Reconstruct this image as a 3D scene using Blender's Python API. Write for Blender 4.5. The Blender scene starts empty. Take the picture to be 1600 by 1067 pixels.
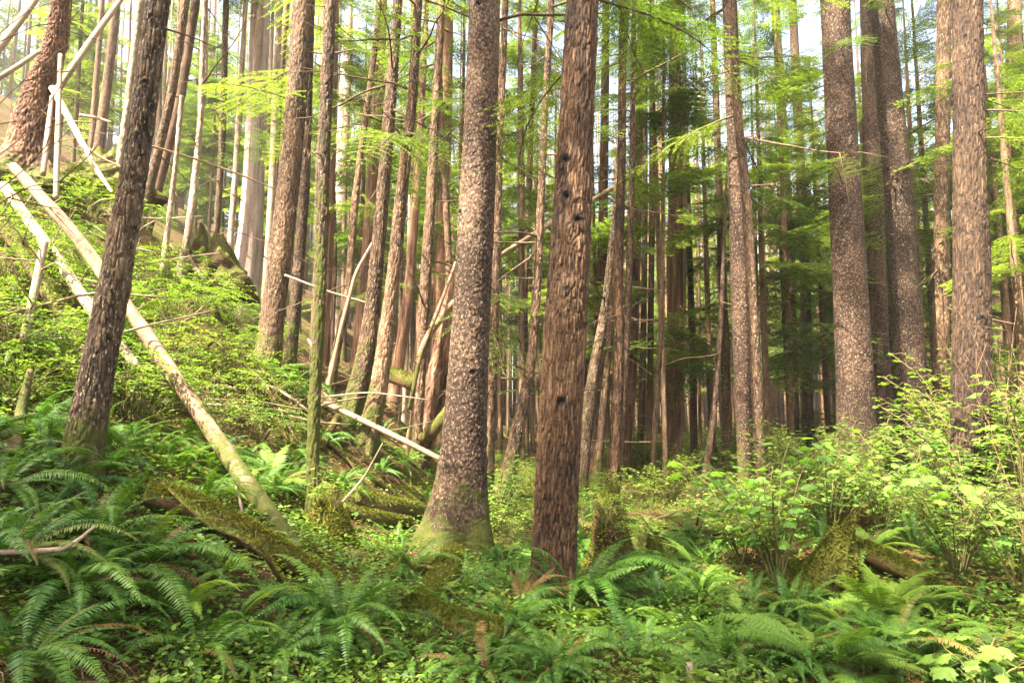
import bpy, math
import numpy as np
from mathutils import Vector

# ------------------------------------------------------------------ camera, sky, sun, exposure
S = bpy.context.scene
ROOT = S.collection
PITCH = math.radians(6.0)
FPX = 1067.0                      # focal length in photo pixels (24 mm on 36 mm, photo 1600 wide)
EYE = 1.62

cam_d = bpy.data.cameras.new("camera")
cam_d.lens = 24.0
cam_d.sensor_width = 36.0
cam_d.clip_start = 0.05
cam_d.clip_end = 3000.0
cam = bpy.data.objects.new("camera", cam_d)
ROOT.objects.link(cam)
cam.rotation_euler = (math.radians(90) + PITCH, 0, 0)
S.camera = cam

SUNV = Vector((-0.44, -0.40, 0.95)).normalized()
wd = bpy.data.worlds.new("World")
S.world = wd
wd.use_nodes = True
nt = wd.node_tree
bg = nt.nodes["Background"]
sky = nt.nodes.new("ShaderNodeTexSky")
sky.sky_type = 'NISHITA'
sky.sun_disc = False
sky.sun_elevation = math.asin(SUNV.z)
sky.sun_rotation = math.atan2(SUNV.x, SUNV.y)
sky.air_density = 0.8
sky.dust_density = 7.0
sky.ozone_density = 0.3
nt.links.new(sky.outputs[0], bg.inputs[0])
bg.inputs[1].default_value = 0.10

sd = bpy.data.lights.new("sun", 'SUN')
sd.energy = 4.4
sd.angle = math.radians(0.6)
sd.color = (1.0, 0.90, 0.74)
so = bpy.data.objects.new("sun", sd)
ROOT.objects.link(so)
so.rotation_euler = SUNV.to_track_quat('Z', 'Y').to_euler()

S.view_settings.view_transform = 'Standard'
S.view_settings.look = 'None'
S.view_settings.exposure = 3.12
S.view_settings.gamma = 1.0
S.render.engine = 'CYCLES'
S.cycles.max_bounces = 9
S.cycles.diffuse_bounces = 4
S.cycles.glossy_bounces = 2
S.cycles.transmission_bounces = 6
S.cycles.transparent_max_bounces = 8
S.cycles.volume_bounces = 0
S.cycles.caustics_reflective = False
S.cycles.caustics_refractive = False
S.cycles.sample_clamp_indirect = 6.0
S.cycles.use_denoising = True
try:
    S.cycles.denoiser = 'OPENIMAGEDENOISE'
    S.cycles.denoising_prefilter = 'ACCURATE'
except Exception:
    pass

# ------------------------------------------------------------------ noise
def _hash(ix, iy, iz, seed):
    h = (ix.astype(np.uint32) * np.uint32(374761393) + iy.astype(np.uint32) * np.uint32(668265263)
         + iz.astype(np.uint32) * np.uint32(2147483647) + np.uint32((seed * 974634 + 12345) & 0xffffffff))
    h = (h ^ (h >> np.uint32(13))) * np.uint32(1274126177)
    h = (h ^ (h >> np.uint32(16))) * np.uint32(2246822519)
    h = h ^ (h >> np.uint32(15))
    return h.astype(np.float64) / 4294967295.0

def vnoise(P, seed=0):
    P = np.asarray(P, float)
    I = np.floor(P).astype(np.int64)
    F = P - I
    F = F * F * (3 - 2 * F)
    I = I & 0xffffffff
    out = 0
    for a in (0, 1):
        for b in (0, 1):
            for c in (0, 1):
                w = (F[:, 0] if a else 1 - F[:, 0]) * (F[:, 1] if b else 1 - F[:, 1]) * (F[:, 2] if c else 1 - F[:, 2])
                out = out + w * _hash(I[:, 0] + a, I[:, 1] + b, I[:, 2] + c, seed)
    return out * 2 - 1

def fbm(P, octv=4, seed=0):
    o = 0; a = 1.0; t = 0; P = np.asarray(P, float)
    for k in range(octv):
        o = o + a * vnoise(P * 2 ** k + 17.3 * k, seed + k)
        t += a; a *= 0.5
    return o / t

def cells(P, seed=0):
    """distance to the nearest and second nearest cell point, and a random per cell"""
    I = np.floor(P).astype(np.int64)
    f1 = np.full(len(P), 9.0); f2 = np.full(len(P), 9.0); rid = np.zeros(len(P))
    for a in (-1, 0, 1):
        for b in (-1, 0, 1):
            for c in (-1, 0, 1):
                J = I + np.array((a, b, c)); K = J & 0xffffffff
                px = J[:, 0] + _hash(K[:, 0], K[:, 1], K[:, 2], seed)
                py = J[:, 1] + _hash(K[:, 0], K[:, 1], K[:, 2], seed + 1)
                pz = J[:, 2] + _hash(K[:, 0], K[:, 1], K[:, 2], seed + 2)
                r = _hash(K[:, 0], K[:, 1], K[:, 2], seed + 3)
                d = np.sqrt((P[:, 0] - px) ** 2 + (P[:, 1] - py) ** 2 + (P[:, 2] - pz) ** 2)
                n1 = d < f1
                f2 = np.where(n1, f1, np.minimum(f2, d))
                rid = np.where(n1, r, rid)
                f1 = np.where(n1, d, f1)
    return f1, f2, rid

# ------------------------------------------------------------------ terrain
MOUNDS = [(-1.9, 5.2, .8, .10), (-.75, 6.2, .8, .15), (0.0, 5.0, .8, .18), (3.2, 6.6, 1.2, .45), (4.2, 5.6, 1.0, .3),
          (-2.6, 9.5, 1.2, .6), (-4.3, 9.5, .9, .7), (-3.1, 13.5, 1.6, .9), (-5.2, 6.2, 1.0, .6), (-6.8, 12.8, 1.2, 1.0),
          (-1.5, 10.5, 1.0, .35), (1.6, 9.5, 1.6, .2), (5.5, 10, 2.0, .5), (-9, 12, 1.6, 1.0)]

def terrain(x, y):
    x = np.asarray(x, float); y = np.asarray(y, float)
    t = (-1.4 + 0.03 * y) - x
    k = 0.5
    sp = np.where(t / k > 30, t, k * np.log1p(np.exp(np.clip(t / k, -40, 30))))
    sp = np.where(sp > 30, 30 + 14 * np.tanh((sp - 30) / 14), sp)
    h = 0.67 * sp
    hill = np.clip(sp / 3.0, 0, 1)
    Z = np.zeros_like(x)
    P = lambda s: np.stack([x.ravel() / s, y.ravel() / s, Z.ravel()], 1)
    near = 1.0 / (1 + np.hypot(x, y) / 60.0)
    h = h + (0.09 + 0.30 * hill) * fbm(P(2.3), 3, 3).reshape(x.shape)
    h = h + (0.05 + 0.06 * hill) * fbm(P(0.6), 3, 9).reshape(x.shape) * near
    h = h + 0.012 * fbm(P(0.09), 2, 29).reshape(x.shape) * near
    for (mx, my, r, a) in MOUNDS:
        h = h + a * np.exp(-((x - mx) ** 2 + (y - my) ** 2) / (r * r))
    return h

def tz(x, y):
    return float(terrain(np.array([x]), np.array([y]))[0])

CZ = EYE + tz(0.0, 0.0)
cam.location = (0, 0, CZ)
CP, SP = math.cos(PITCH), math.sin(PITCH)

def W(u, v, d):
    """the point at depth d (metres straight ahead) seen at photo pixel u, v"""
    cx = (u - 800.0) / FPX; cy = (533.5 - v) / FPX
    den = CP - cy * SP
    return np.array((cx * d / den, d, CZ + d * (SP + cy * CP) / den))

def G(u, v, far=34.0):
    """where the sight line of a photo pixel meets the ground"""
    ds = np.concatenate([np.arange(1.8, 12, .04), np.arange(12, far, .12)])
    a = W(u, v, 1.0); a[2] -= CZ
    z = CZ + a[2] * ds
    g = terrain(a[0] * ds, ds)
    hit = np.nonzero(z < g)[0]
    d = ds[hit[0]] if len(hit) else far
    return np.array((a[0] * d, d, tz(a[0] * d, d)))

# ------------------------------------------------------------------ mesh building
class MB:
    def __init__(self):
        self.V = []; self.T = []; self.Q = []; self.A = []; self.n = 0; self.mt = []; self.mq = []
    def add(self, V, T=None, Q=None, tint=0.5, mat=0):
        V = np.asarray(V, float)
        self.V.append(V)
        if T is not None and len(T): self.T.append(np.asarray(T, np.int64) + self.n); self.mt.append(np.full(len(T), mat))
        if Q is not None and len(Q): self.Q.append(np.asarray(Q, np.int64) + self.n); self.mq.append(np.full(len(Q), mat))
        a = np.asarray(tint, float)
        self.A.append(np.full(len(V), float(a)) if a.ndim == 0 else a)
        self.n += len(V)
        return self
    def arrays(self):
        V = np.concatenate(self.V); A = np.concatenate(self.A)
        T = np.concatenate(self.T) if self.T else np.zeros((0, 3), np.int64)
        Q = np.concatenate(self.Q) if self.Q else np.zeros((0, 4), np.int64)
        return V, T, Q, A
    def mesh(self, name, mat, smooth=True):
        V, T, Q, A = self.arrays()
        me = bpy.data.meshes.new(name)
        me.vertices.add(len(V)); me.vertices.foreach_set("co", V.astype(np.float32).ravel())
        nl = 3 * len(T) + 4 * len(Q)
        me.loops.add(nl)
        me.loops.foreach_set("vertex_index", np.concatenate([T.ravel(), Q.ravel()]).astype(np.int32))
        me.polygons.add(len(T) + len(Q))
        st = np.concatenate([np.arange(len(T)) * 3, 3 * len(T) + np.arange(len(Q)) * 4])
        me.polygons.foreach_set("loop_start", st.astype(np.int32))
        me.polygons.foreach_set("use_smooth", np.full(len(st), smooth))
        at = me.attributes.new("tint", 'FLOAT', 'POINT')
        at.data.foreach_set("value", A.astype(np.float32))
        me.update(calc_edges=True)
        mats = mat if isinstance(mat, (list, tuple)) else [mat]
        for q in mats: me.materials.append(q)
        if len(mats) > 1:
            me.polygons.foreach_set("material_index", np.concatenate(self.mt + self.mq).astype(np.int32))
        return me
    def obj(self, name, mat, parent=None, smooth=True, loc=(0, 0, 0)):
        return link(name, self.mesh(name, mat, smooth), parent, loc)

def link(name, data, parent=None, loc=(0, 0, 0), rot=None, scale=None):
    o = bpy.data.objects.new(name, data)
    ROOT.objects.link(o)
    o.location = loc
    if rot is not None: o.rotation_euler = rot
    if scale is not None: o.scale = scale if hasattr(scale, '__len__') else (scale,) * 3
    if parent is not None: o.parent = parent
    return o

def tag(o, label, cat, group=None, kind=None):
    if label: o["label"] = label
    if cat: o["category"] = cat
    if group: o["group"] = group
    if kind: o["kind"] = kind
    return o

def thing(name, label, cat, loc, rot=None, group=None, scale=None):
    return tag(link(name, None, None, loc, rot, scale), label, cat, group)

def unit(a):
    return a / np.maximum(np.linalg.norm(a, axis=-1, keepdims=True), 1e-9)

def frames(d, up, ln, wd_, th=None):
    """matrices whose columns are direction, side, normal, scaled"""
    d = unit(d); s = unit(np.cross(up, d)); n = np.cross(d, s)
    ln = np.broadcast_to(ln, (len(d),)); wd_ = np.broadcast_to(wd_, (len(d),))
    th = ln if th is None else np.broadcast_to(th, (len(d),))
    return np.stack([d * ln[:, None], s * wd_[:, None], n * th[:, None]], 2)

def stamp(mb, tV, tT, M, pos, tint=0.5):
    N, k = len(pos), len(tV)
    if not N: return
    V = np.einsum('nij,kj->nki', M, tV) + pos[:, None, :]
    T = (tT[None] + (np.arange(N) * k)[:, None, None]).reshape(-1, 3)
    tint = np.repeat(np.broadcast_to(np.asarray(tint, float), (N,)), k)
    mb.add(V.reshape(-1, 3), T=T, tint=tint)

def path_frames(P):
    P = np.asarray(P, float)
    t = unit(np.gradient(P, axis=0))
    ref = np.array((0.31, 0.95, 0.05)) if abs(t[0] @ np.array((0.31, .95, .05))) < .9 else np.array((1., 0, 0))
    X = []
    x = unit(ref - t[0] * (ref @ t[0]))
    for k in range(len(P)):
        x = x - t[k] * (x @ t[k]); x = x / max(np.linalg.norm(x), 1e-9)
        X.append(x)
    X = np.array(X)
    return t, X, np.cross(t, X)

def tube(mb, P, R, seg=6, tint=0.5, cap=True, rfun=None):
    P = np.asarray(P, float); n = len(P)
    R = np.broadcast_to(np.asarray(R, float), (n,))
    t, X, Y = path_frames(P)
    th = np.linspace(0, 2 * np.pi, seg, endpoint=False)
    RR = R[:, None] * np.ones(seg)
    if rfun is not None: RR = rfun(P, RR, th)
    V = P[:, None] + RR[..., None] * (np.cos(th)[None, :, None] * X[:, None] + np.sin(th)[None, :, None] * Y[:, None])
    V = V.reshape(-1, 3)
    i = np.arange(n - 1)[:, None] * seg; j = np.arange(seg)[None]; j2 = (j + 1) % seg
    Q = np.stack([i + j, i + j2, i + seg + j2, i + seg + j], -1).reshape(-1, 4)
    T = None
    if cap:
        V = np.concatenate([V, P[:1], P[-1:]])
        a, b = n * seg, n * seg + 1
        jj = np.arange(seg); k2 = (jj + 1) % seg
        T = np.concatenate([np.stack([np.full(seg, a), k2, jj], 1),
                            np.stack([np.full(seg, b), (n - 1) * seg + jj, (n - 1) * seg + k2], 1)])
    if np.ndim(tint) == 1 and len(tint) == n * seg and cap:
        tint = np.concatenate([tint, [tint[0], tint[-1]]])
    mb.add(V, T=T, Q=Q, tint=tint)

def resample(P, n):
    P = np.asarray(P, float)
    s = np.concatenate([[0], np.cumsum(np.linalg.norm(np.diff(P, axis=0), axis=1))])
    t = np.linspace(0, s[-1], n)
    Q = np.stack([np.interp(t, s, P[:, k]) for k in range(P.shape[1])], 1)
    w = max(1, n // (2 * max(len(P) - 1, 1)))
    if len(P) > 2 and w > 1:
        pad = np.concatenate([np.repeat(Q[:1], w, 0), Q, np.repeat(Q[-1:], w, 0)])
        ker = np.ones(w) / w
        sm = np.stack([np.convolve(pad[:, k], ker, 'same') for k in range(P.shape[1])], 1)[w:-w]
        e = np.clip(np.minimum(np.arange(n), n - 1 - np.arange(n)) / w, 0, 1)[:, None]
        Q = Q * (1 - e) + sm * e
    return Q

# ------------------------------------------------------------------ materials
def newmat(name):
    m = bpy.data.materials.new(name); m.use_nodes = True
    t = m.node_tree; t.nodes.clear()
    return m, t, t.nodes, t.links

def ramp(N, pts):
    r = N.new("ShaderNodeValToRGB"); e = r.color_ramp.elements
    while len(e) < len(pts): e.new(0.5)
    for el, (p, c) in zip(e, pts):
        el.position = p; el.color = (*c, 1)
    return r

def mixc(N, L, f, a, b):
    m = N.new("ShaderNodeMix"); m.data_type = 'RGBA'
    for s, k in ((f, 0), (a, 6), (b, 7)):
        if isinstance(s, (int, float)): m.inputs[k].default_value = s
        elif isinstance(s, tuple): m.inputs[k].default_value = (*s, 1)
        else: L.new(s, m.inputs[k])
    return m.outputs[2]

def mathn(N, L, op, a, b=None, clamp=False):
    m = N.new("ShaderNodeMath"); m.operation = op; m.use_clamp = clamp
    for k, s in enumerate((a, b)):
        if s is None: continue
        if isinstance(s, (int, float)): m.inputs[k].default_value = s
        else: L.new(s, m.inputs[k])
    return m.outputs[0]

def noise_tex(N, L, vec, scale, detail=4, rough=0.6):
    n = N.new("ShaderNodeTexNoise"); n.inputs["Scale"].default_value = scale
    n.inputs["Detail"].default_value = detail; n.inputs["Roughness"].default_value = rough
    if vec is not None: L.new(vec, n.inputs["Vector"])
    return n.outputs["Fac"]

def coords(N, L, sc=(1, 1, 1)):
    tc = N.new("ShaderNodeTexCoord"); mp = N.new("ShaderNodeMapping")
    mp.inputs["Scale"].default_value = sc
    oi = N.new("ShaderNodeObjectInfo")
    ad = N.new("ShaderNodeVectorMath"); ad.operation = 'ADD'
    ml = N.new("ShaderNodeVectorMath"); ml.operation = 'SCALE'
    L.new(oi.outputs["Location"], ml.inputs[0]); ml.inputs["Scale"].default_value = 0.73
    L.new(tc.outputs["Object"], ad.inputs[0]); L.new(ml.outputs[0], ad.inputs[1])
    L.new(ad.outputs[0], mp.inputs[0])
    return mp.outputs[0], ad.outputs[0], oi.outputs["Random"]

def bark_mat(name, dark, mid, light, stretch=0.12, fine=16.0, moss=0.0, moss_h=1.0, lichen=0.0, bump=0.5, plates=False, vary=0.25):
    m, t, N, L = newmat(name)
    vec, raw, rnd = coords(N, L, (1, 1, stretch))
    at = N.new("ShaderNodeAttribute"); at.attribute_name = "tint"
    n1 = noise_tex(N, L, vec, fine, 6, 0.65)
    n2 = noise_tex(N, L, raw, 1.7, 4, 0.6)
    n3 = noise_tex(N, L, raw, 45.0, 3, 0.6)
    if plates:
        v = N.new("ShaderNodeTexVoronoi"); v.feature = 'DISTANCE_TO_EDGE'; v.inputs["Scale"].default_value = 22
        L.new(vec, v.inputs["Vector"])
        pl = mathn(N, L, 'MULTIPLY', v.outputs["Distance"], 3.2, True)
        h0 = mathn(N, L, 'ADD', mathn(N, L, 'MULTIPLY', pl, 0.25), mathn(N, L, 'MULTIPLY', n1, 0.55))
    else:
        h0 = mathn(N, L, 'MULTIPLY', n1, 0.85)
    h = mathn(N, L, 'ADD', h0, mathn(N, L, 'MULTIPLY', mathn(N, L, 'SUBTRACT', at.outputs["Fac"], 0.5), 0.75))
    h = mathn(N, L, 'ADD', h, mathn(N, L, 'MULTIPLY', mathn(N, L, 'SUBTRACT', n3, 0.5), 0.45))
    r = ramp(N, [(0.16, dark), (0.44, mid), (0.72, light)])
    L.new(h, r.inputs[0])
    tone = mathn(N, L, 'MULTIPLY_ADD', n2, 0.7)
    N[-1].inputs[2].default_value = 0.62
    tone2 = mathn(N, L, 'MULTIPLY', tone, mathn(N, L, 'ADD', mathn(N, L, 'MULTIPLY', rnd, vary * 2), 1 - vary))
    hs = N.new("ShaderNodeHueSaturation"); L.new(r.outputs[0], hs.inputs["Color"]); L.new(tone2, hs.inputs["Value"])
    col = hs.outputs[0]
    if lichen > 0:
        mp2 = N.new('ShaderNodeMapping'); mp2.inputs['Scale'].default_value = (1, 1, .45); L.new(raw, mp2.inputs[0]); vec2 = mp2.outputs[0]
        ln = noise_tex(N, L, vec2, 60.0, 2, 0.5)
        lf = mathn(N, L, 'MULTIPLY', mathn(N, L, 'SUBTRACT', ln, 0.66 - lichen * 0.12), 9.0, True)
        col = mixc(N, L, lf, col, (0.27, 0.245, 0.15))
    if moss > 0:
        tc = N.new("ShaderNodeTexCoord"); sx = N.new("ShaderNodeSeparateXYZ"); L.new(tc.outputs["Object"], sx.inputs[0])
        hh = mathn(N, L, 'SUBTRACT', 1.0, mathn(N, L, 'DIVIDE', sx.outputs[2], moss_h))
        hh = mathn(N, L, 'MAXIMUM', hh, 0.0)
        mn = noise_tex(N, L, raw, 4.5, 5, 0.65)
        f = mathn(N, L, 'ADD', mathn(N, L, 'MULTIPLY', hh, 0.45), mathn(N, L, 'ADD', mn, moss - 1.02))
        f = mathn(N, L, 'MULTIPLY', f, 7.0, True)
        mc = mixc(N, L, n3, (0.022, 0.028, 0.005), (0.090, 0.094, 0.014))
        col = mixc(N, L, f, col, mc)
    b = N.new("ShaderNodeBump"); b.inputs["Strength"].default_value = bump; b.inputs["Distance"].default_value = 0.03
    L.new(h, b.inputs["Height"])
    p = N.new("ShaderNodeBsdfPrincipled"); p.inputs["Roughness"].default_value = 0.85
    p.inputs["Specular IOR Level"].default_value = 0.25
    L.new(col, p.inputs["Base Color"]); L.new(b.outputs[0], p.inputs["Normal"])
    o = N.new("ShaderNodeOutputMaterial"); L.new(p.outputs[0], o.inputs[0])
    return m

def leaf_mat(name, a, b, trans=0.35, glow=(1.25, 1.15, 0.5), rough=0.5, spec=0.35, vary=0.2, c=None, dry=0.0):
    m, t, N, L = newmat(name)
    at = N.new("ShaderNodeAttribute"); at.attribute_name = "tint"
    oi = N.new("ShaderNodeObjectInfo")
    pts = [(0.0, a), (1.0, b)] if c is None else [(0.0, a), (0.7, b), (1.0, c)]
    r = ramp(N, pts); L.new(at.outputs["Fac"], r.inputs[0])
    hs = N.new("ShaderNodeHueSaturation"); L.new(r.outputs[0], hs.inputs["Color"])
    L.new(mathn(N, L, 'ADD', mathn(N, L, 'MULTIPLY', oi.outputs["Random"], vary * 2), 1 - vary), hs.inputs["Value"])
    L.new(mathn(N, L, 'ADD', mathn(N, L, 'MULTIPLY', oi.outputs["Random"], -0.03), 0.515), hs.inputs["Hue"])
    leafcol = hs.outputs[0]
    if dry > 0:
        dm = mathn(N, L, 'MULTIPLY', mathn(N, L, 'SUBTRACT', oi.outputs['Random'], 1 - dry), 1.2 / dry, True)
        leafcol = mixc(N, L, dm, leafcol, (0.19, 0.115, 0.035))
    p = N.new("ShaderNodeBsdfPrincipled"); p.inputs["Roughness"].default_value = rough
    p.inputs["Specular IOR Level"].default_value = spec
    L.new(leafcol, p.inputs["Base Color"])
    tr = N.new("ShaderNodeBsdfTranslucent")
    mm = N.new("ShaderNodeMix"); mm.data_type = 'RGBA'; mm.blend_type = 'MULTIPLY'; mm.inputs[0].default_value = 1
    L.new(leafcol, mm.inputs[6]); mm.inputs[7].default_value = (*glow, 1)
    L.new(mm.outputs[2], tr.inputs[0])
    ms = N.new("ShaderNodeMixShader"); ms.inputs[0].default_value = trans
    L.new(p.outputs[0], ms.inputs[1]); L.new(tr.outputs[0], ms.inputs[2])
    o = N.new("ShaderNodeOutputMaterial"); L.new(ms.outputs[0], o.inputs[0])
    return m

def ground_mat():
    m, t, N, L = newmat("forest_floor")
    vec, raw, rnd = coords(N, L)
    n1 = noise_tex(N, L, raw, 1.3, 6, 0.65)
    n2 = noise_tex(N, L, raw, 22.0, 6, 0.7)
    n3 = noise_tex(N, L, raw, 90.0, 3, 0.6)
    duff = ramp(N, [(0.3, (0.018, 0.010, 0.005)), (0.5, (0.075, 0.040, 0.018)), (0.7, (0.17, 0.095, 0.045))])
    L.new(mathn(N, L, 'ADD', mathn(N, L, 'MULTIPLY', n2, 0.6), mathn(N, L, 'MULTIPLY', n3, 0.4)), duff.inputs[0])
    moss = ramp(N, [(0.3, (0.022, 0.030, 0.004)), (0.7, (0.15, 0.15, 0.018))])
    L.new(mathn(N, L, 'ADD', mathn(N, L, 'MULTIPLY', n3, 0.5), mathn(N, L, 'MULTIPLY', n2, 0.5)), moss.inputs[0])
    f = mathn(N, L, 'MULTIPLY', mathn(N, L, 'SUBTRACT', mathn(N, L, 'ADD', n1, mathn(N, L, 'MULTIPLY', n2, 0.25)), 0.60), 7.0, True)
    col = mixc(N, L, f, duff.outputs[0], moss.outputs[0])
    b = N.new("ShaderNodeBump"); b.inputs["Strength"].default_value = 0.8; b.inputs["Distance"].default_value = 0.05
    L.new(mathn(N, L, 'ADD', n2, mathn(N, L, 'MULTIPLY', n3, 0.5)), b.inputs["Height"])
    p = N.new("ShaderNodeBsdfPrincipled"); p.inputs["Roughness"].default_value = 0.95
    p.inputs["Specular IOR Level"].default_value = 0.15
    L.new(col, p.inputs["Base Color"]); L.new(b.outputs[0], p.inputs["Normal"])
    o = N.new("ShaderNodeOutputMaterial"); L.new(p.outputs[0], o.inputs[0])
    return m

def log_mat(name, wood_d, wood_l, moss, bias):
    """dead wood, moss growing on its upper side"""
    m, t, N, L = newmat(name)
    vec, raw, rnd = coords(N, L)
    at = N.new("ShaderNodeAttribute"); at.attribute_name = "tint"
    n1 = noise_tex(N, L, raw, 5.0, 5, 0.6); n2 = noise_tex(N, L, raw, 40.0, 5, 0.65)
    r = ramp(N, [(0.25, wood_d), (0.75, wood_l)])
    L.new(mathn(N, L, 'ADD', mathn(N, L, 'MULTIPLY', at.outputs["Fac"], 0.5), mathn(N, L, 'MULTIPLY', n2, 0.5)), r.inputs[0])
    ge = N.new("ShaderNodeNewGeometry"); sx = N.new("ShaderNodeSeparateXYZ"); L.new(ge.outputs["Normal"], sx.inputs[0])
    f = mathn(N, L, 'ADD', mathn(N, L, 'MULTIPLY', sx.outputs[2], 0.35), mathn(N, L, 'ADD', n1, bias))
    f = mathn(N, L, 'MULTIPLY', f, 5.0, True)
    f = mathn(N, L, 'MULTIPLY', f, moss)
    mr = ramp(N, [(0.3, (0.022, 0.027, 0.004)), (0.7, (0.115, 0.112, 0.016))]); L.new(n2, mr.inputs[0])
    col = mixc(N, L, f, r.outputs[0], mr.outputs[0])
    b = N.new("ShaderNodeBump"); b.inputs["Strength"].default_value = 0.6; b.inputs["Distance"].default_value = 0.02
    L.new(mathn(N, L, 'ADD', n2, at.outputs["Fac"]), b.inputs["Height"])
    p = N.new("ShaderNodeBsdfPrincipled"); p.inputs["Roughness"].default_value = 0.85
    p.inputs["Specular IOR Level"].default_value = 0.2
    L.new(col, p.inputs["Base Color"]); L.new(b.outputs[0], p.inputs["Normal"])
    o = N.new("ShaderNodeOutputMaterial"); L.new(p.outputs[0], o.inputs[0])
    return m

M = {}
M['spruce'] = bark_mat("spruce_bark", (0.028, 0.015, 0.009), (0.145, 0.090, 0.056), (0.30, 0.215, 0.145), 0.8, 20, moss=0.31, moss_h=1.35, plates=True, bump=0.3, lichen=0.3)
M['greyhemlock'] = bark_mat("grey_brown_bark", (0.012, 0.007, 0.004), (0.070, 0.042, 0.025), (0.160, 0.108, 0.068), 0.13, 42, moss=0.22, moss_h=.9, bump=0.6)
M['darkspruce'] = bark_mat("dark_spruce_bark", (0.020, 0.010, 0.006), (0.098, 0.058, 0.036), (0.205, 0.142, 0.095), 0.8, 20, moss=0.25, moss_h=2.6, plates=True, bump=0.4, lichen=0.25)
M['hemlock'] = bark_mat("hemlock_bark", (0.010, 0.005, 0.0025), (0.080, 0.042, 0.020), (0.21, 0.132, 0.070), 0.13, 42, moss=0.20, moss_h=0.7, bump=0.6)
M['lichen'] = bark_mat("lichened_bark", (0.022, 0.013, 0.008), (0.115, 0.073, 0.042), (0.24, 0.17, 0.10), 0.25, 20, moss=0.28, moss_h=0.9, lichen=0.55, bump=0.5)
M['mossy'] = bark_mat("mossy_bark", (0.025, 0.014, 0.008), (0.115, 0.072, 0.041), (0.24, 0.17, 0.10), 0.35, 22, moss=0.30, moss_h=7.0, lichen=0.4, bump=0.5)
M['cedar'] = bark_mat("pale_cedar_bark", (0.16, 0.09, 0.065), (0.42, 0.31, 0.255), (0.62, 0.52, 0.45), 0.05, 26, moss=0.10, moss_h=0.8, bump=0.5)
M['redcedar'] = bark_mat("red_cedar_bark", (0.035, 0.016, 0.009), (0.19, 0.095, 0.053), (0.40, 0.25, 0.16), 0.05, 26, moss=0.16, moss_h=1.2, bump=0.6)
M['young'] = bark_mat("young_conifer_bark", (0.024, 0.013, 0.007), (0.125, 0.072, 0.040), (0.26, 0.17, 0.105), 0.3, 22, moss=0.24, moss_h=2.5, lichen=0.4, bump=0.5, vary=0.4)
M['pale'] = bark_mat("sunlit_pale_bark", (0.16, 0.105, 0.07), (0.38, 0.29, 0.21), (0.55, 0.46, 0.37), 0.25, 16, moss=0.08, moss_h=1.0, bump=0.3)  # pale alder-like bark, the brightness of sunlit stems put into its colour
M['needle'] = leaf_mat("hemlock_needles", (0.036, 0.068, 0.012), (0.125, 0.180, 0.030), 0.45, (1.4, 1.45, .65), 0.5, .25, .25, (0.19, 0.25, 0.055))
M['fern'] = leaf_mat("sword_fern_leaf", (0.015, 0.054, 0.007), (0.070, 0.155, 0.016), 0.32, (1.3, 1.4, .55), 0.5, .28, .3, (0.12, 0.18, 0.028), .10)
M['ladyfern'] = leaf_mat("lady_fern_leaf", (0.080, 0.160, 0.020), (0.20, 0.31, 0.045), 0.42, (1.4, 1.4, .5), 0.5, .3, .15)
M['shrub'] = leaf_mat("shrub_leaf", (0.050, 0.110, 0.016), (0.150, 0.235, 0.030), 0.42, (1.4, 1.5, .5), 0.45, .35, .18, (0.20, 0.30, 0.05))
M['maple'] = leaf_mat("broad_leaf", (0.075, 0.165, 0.028), (0.20, 0.31, 0.055), 0.45, (1.35, 1.45, .5), 0.42, .4, .12)
M['deadfrond'] = leaf_mat("withered_frond", (0.12, 0.050, 0.022), (0.30, 0.155, 0.075), 0.2, (1.2, .9, .6), 0.7, .2, .15)
M['litter'] = leaf_mat("leaf_litter", (0.060, 0.028, 0.013), (0.24, 0.13, 0.065), 0.05, (1, 1, 1), 0.8, .15, .05, (0.36, 0.25, 0.15))
M['mosstuft'] = leaf_mat("moss_tuft", (0.036, 0.046, 0.006), (0.160, 0.165, 0.022), 0.25, (1.3, 1.3, .5), 0.8, .1, .12)
M['twig'] = bark_mat("twig_bark", (0.03, 0.017, 0.010), (0.11, 0.068, 0.042), (0.20, 0.14, 0.09), 1, 20, bump=0.3)
M['greenstem'] = bark_mat("green_stem", (0.05, 0.045, 0.015), (0.12, 0.11, 0.035), (0.20, 0.17, 0.06), 1, 20, bump=0.2)
M['deadwood'] = log_mat("bleached_wood", (0.16, 0.10, 0.06), (0.45, 0.35, 0.25), 1.0, -0.80)
M['poleswood'] = log_mat("pale_pole_wood", (0.12, 0.072, 0.04), (0.36, 0.25, 0.165), 1.0, -0.74)
M['leanlog'] = log_mat("leaning_log_wood", (0.26, 0.165, 0.095), (0.55, 0.42, 0.29), 1.0, -0.66)
M['mosslog'] = log_mat("mossy_wood", (0.05, 0.026, 0.013), (0.19, 0.115, 0.062), 1.0, -0.36)
M['brownwood'] = log_mat("rotten_wood", (0.025, 0.012, 0.006), (0.125, 0.066, 0.033), 1.0, -0.50)
M['ground'] = ground_mat()
M['leanlog'] = bark_mat("leaning_log_wood", (0.05, 0.028, 0.015), (0.165, 0.105, 0.062), (0.29, 0.205, 0.13), 0.5, 14, moss=0.335, moss_h=2.3, bump=0.4)

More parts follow.
